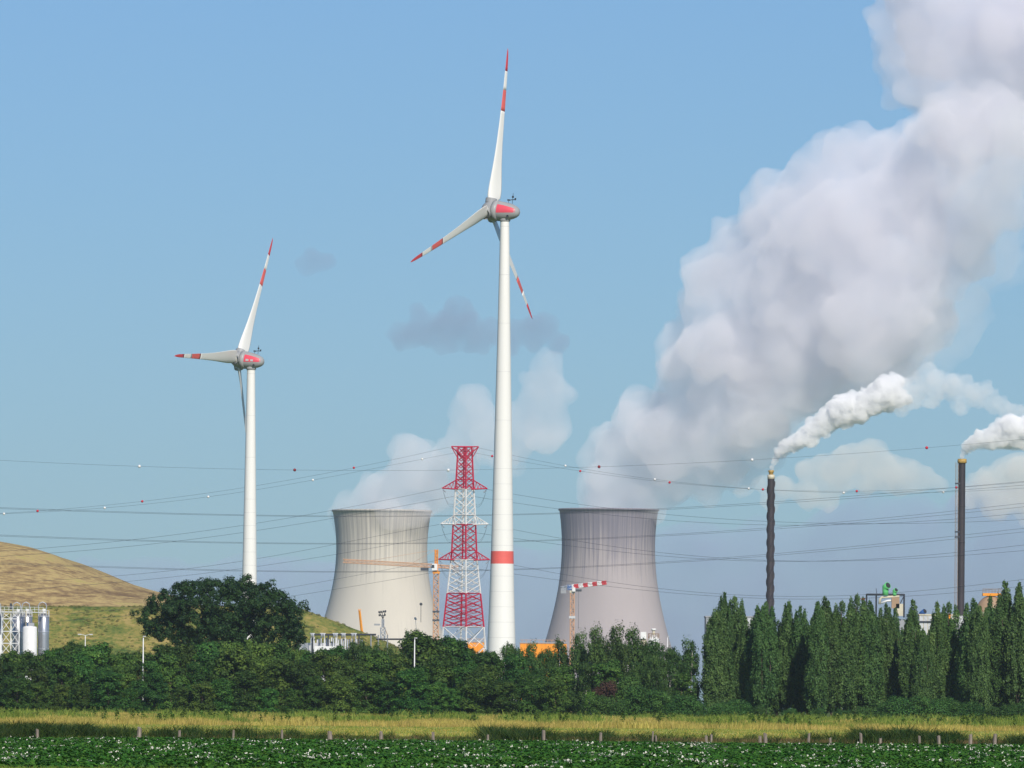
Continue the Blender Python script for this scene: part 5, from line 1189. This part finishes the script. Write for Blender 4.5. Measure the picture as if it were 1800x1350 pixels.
o = vapour_body('steam_wisp', wsp, vapour('steam_veil', 0.006, (0.985, 0.985, 1.0)), 3.6, 24, 60, 5, kids=8, kid_r=(0.4, 0.7), smooth=6, levels=((1.0, 1.0), (0.5, 0.4), (0.3, 0.2))); setp(o, 'thin veil of steam fraying from the huge plume of the grey cooling tower', 'steam plume', kind='stuff')
s2 = vapour_body('steam_plume', pl2, ST2, 3.0, 20, 50, 8, kids=8, smooth=10, levels=((1.0, 1.0), (0.6, 0.4), (0.4, 0.2), (0.2, 0.1))); setp(s2, 'faint pinkish steam drifting up from the pale cooling tower', 'steam plume', kind='stuff')
SA = [(1357, 822, 3.6, 3000), (1360, 813, 5, 3000), (1364, 805, 7, 3000), (1371, 795, 10, 2999), (1381, 786, 13, 2998), (1394, 780, 15, 2997), (1408, 772, 17, 2996), (1424, 764, 19, 2995), (1440, 750, 20, 2994), (1456, 738, 22, 2993), (1474, 726, 24, 2992), (1490, 716, 27, 2991), (1508, 722, 24, 2990), (1520, 706, 22, 2989), (1545, 700, 27, 2988), (1562, 688, 26, 2987), (1570, 674, 15, 2987), (1582, 700, 16, 2986)]
s3 = vapour_body('stack_smoke', SA, SM1, 0.3, 1.9, 4.0, 12, kids=14, kid_r=(0.22, 0.5), smooth=3, levels=((0.8, 1.0), (0.5, 0.4), (0.25, 0.2))); setp(s3, 'dense white smoke blowing from the spiral straked chimney', 'smoke', kind='stuff')
SM2 = vapour('stack_steam_thin', 0.085, (0.998, 0.998, 1.0))
SB_ = [(1568, 690, 27, 2987), (1585, 702, 22, 2986), (1592, 684, 22, 2986), (1606, 700, 20, 2985), (1620, 688, 19, 2984), (1636, 672, 23, 2983), (1630, 652, 15, 2983), (1655, 682, 22, 2982), (1640, 706, 15, 2983), (1668, 676, 20, 2981), (1682, 682, 22, 2980), (1704, 690, 19, 2979), (1725, 698, 18, 2978), (1748, 708, 16, 2977), (1690, 716, 14, 2978), (1772, 718, 15, 2976), (1735, 682, 12, 2977), (1790, 726, 14, 2975)]
s4 = vapour_body('stack_smoke', SB_, SM2, 0.42, 3.0, 5.0, 14, kids=12, kid_r=(0.25, 0.6), smooth=4, levels=((1.0, 1.0), (0.5, 0.4), (0.25, 0.2))); setp(s4, 'thinning wisps of smoke at the end of the straked chimney trail', 'smoke', kind='stuff')
SC_ = [(1692, 800, 4, 2950), (1696, 793, 6.5, 2950), (1703, 784, 11, 2949), (1714, 777, 14, 2948), (1728, 772, 17, 2947), (1744, 768, 19, 2946), (1756, 756, 16, 2945), (1762, 768, 22, 2945), (1780, 752, 24, 2944), (1790, 768, 22, 2943), (1812, 755, 27, 2942), (1840, 748, 28, 2940)]
s5 = vapour_body('stack_smoke', SC_, SM1, 0.3, 1.9, 4.0, 17, kids=14, kid_r=(0.22, 0.5), smooth=3, levels=((0.8, 1.0), (0.5, 0.4), (0.25, 0.2))); setp(s5, 'dense white smoke blowing from the brass capped chimney', 'smoke', kind='stuff')
# far clouds, outside the haze
CDX = 15000
c1 = [(1420, 828, 22, CDX), (1450, 825, 30, CDX), (1490, 815, 34, CDX), (1525, 806, 30, CDX), (1540, 795, 16, CDX), (1560, 830, 32, CDX), (1600, 835, 28, CDX), (1632, 838, 20, CDX), (1480, 845, 26, CDX), (1530, 845, 28, CDX), (1580, 852, 22, CDX), (1340, 850, 16, CDX), (1380, 862, 22, CDX), (1420, 870, 26, CDX), (1310, 862, 14, CDX), (1300, 868, 12, CDX), (1260, 872, 10, CDX), (1350, 885, 16, CDX), (1460, 880, 20, CDX), (1655, 850, 16, CDX), (1240, 880, 9, CDX)]
c1b = [(1700, 872, 24, CDX), (1735, 850, 34, CDX), (1785, 838, 42, CDX), (1840, 830, 46, CDX), (1900, 825, 46, CDX), (1760, 880, 34, CDX), (1820, 880, 40, CDX)]
o = vapour_body('cloud', c1b, CL1, 4.0, 18, 50, 22, kids=9, smooth=8, levels=((1.0, 1.0), (0.5, 0.4), (0.25, 0.2))); setp(o, 'pale cream cloud low behind the brass capped chimney', 'cloud', kind='stuff')
o = vapour_body('cloud', c1, CL1, 4.0, 18, 50, 21, kids=9, smooth=8, levels=((1.0, 1.0), (0.5, 0.4), (0.25, 0.2))); setp(o, 'cream sunlit cumulus cloud low between the two chimney stacks', 'cloud', kind='stuff')
c2 = []; rb = random.Random(8)
for x in range(-150, 2000, 55):
    yt = float(np.interp(x, [-150, 300, 700, 1000, 1300, 1430, 1480, 1620, 1660, 1700, 1800, 2000], [985, 990, 985, 960, 915, 930, 880, 880, 930, 850, 835, 830])) + rb.uniform(-12, 12)
    r = rb.uniform(42, 60); c2.append((x, yt + r, r, CDX + 900)); c2.append((x + 20, yt + r * 2.2, 65, CDX + 900)); c2.append((x - 10, yt + r * 3.6, 75, CDX + 900))
o = vapour_body('cloud', c2, vapour('cloud_bank', 0.0050, (0.47, 0.52, 0.70)), 11.0, 26, 60, 23, kids=7); setp(o, 'long lavender cloud bank low along the horizon', 'cloud', kind='stuff')  # low scattering colour of the bank stands in for distant cloud shadow
for sp_, lab, sd in (([(700, 590, 16, 12000), (730, 585, 22, 12000), (765, 580, 26, 12000), (800, 570, 28, 12000), (840, 590, 22, 12000), (780, 602, 18, 12000), (820, 545, 14, 12000), (735, 560, 14, 12000), (860, 595, 16, 12000)], 'small grey lilac cloud left of the tall turbine tower', 31), ([(905, 580, 20, 12000), (935, 578, 22, 12000), (960, 575, 18, 12000), (980, 600, 10, 12000)], 'small grey lilac cloud right of the tall turbine tower', 33), ([(530, 466, 12, 12000), (555, 462, 14, 12000), (575, 466, 10, 12000)], 'tiny faint grey cloud between the two turbines', 35)):
    o = vapour_body('cloud', sp_, CL2, 5.0, 30, 24, sd, kids=12, squash_y=1.0); setp(o, lab, 'cloud', kind='stuff')

# ------------------------------------------------------------------ haze
hz = MB().box((0, 3750, 380), (12200, 11700, 770)).build('haze', vapour('haze_air', 0.000025, (0.70, 0.84, 1.0), 0.1)); setp(hz, 'thin pale haze filling the air over the plain', 'haze', kind='stuff')
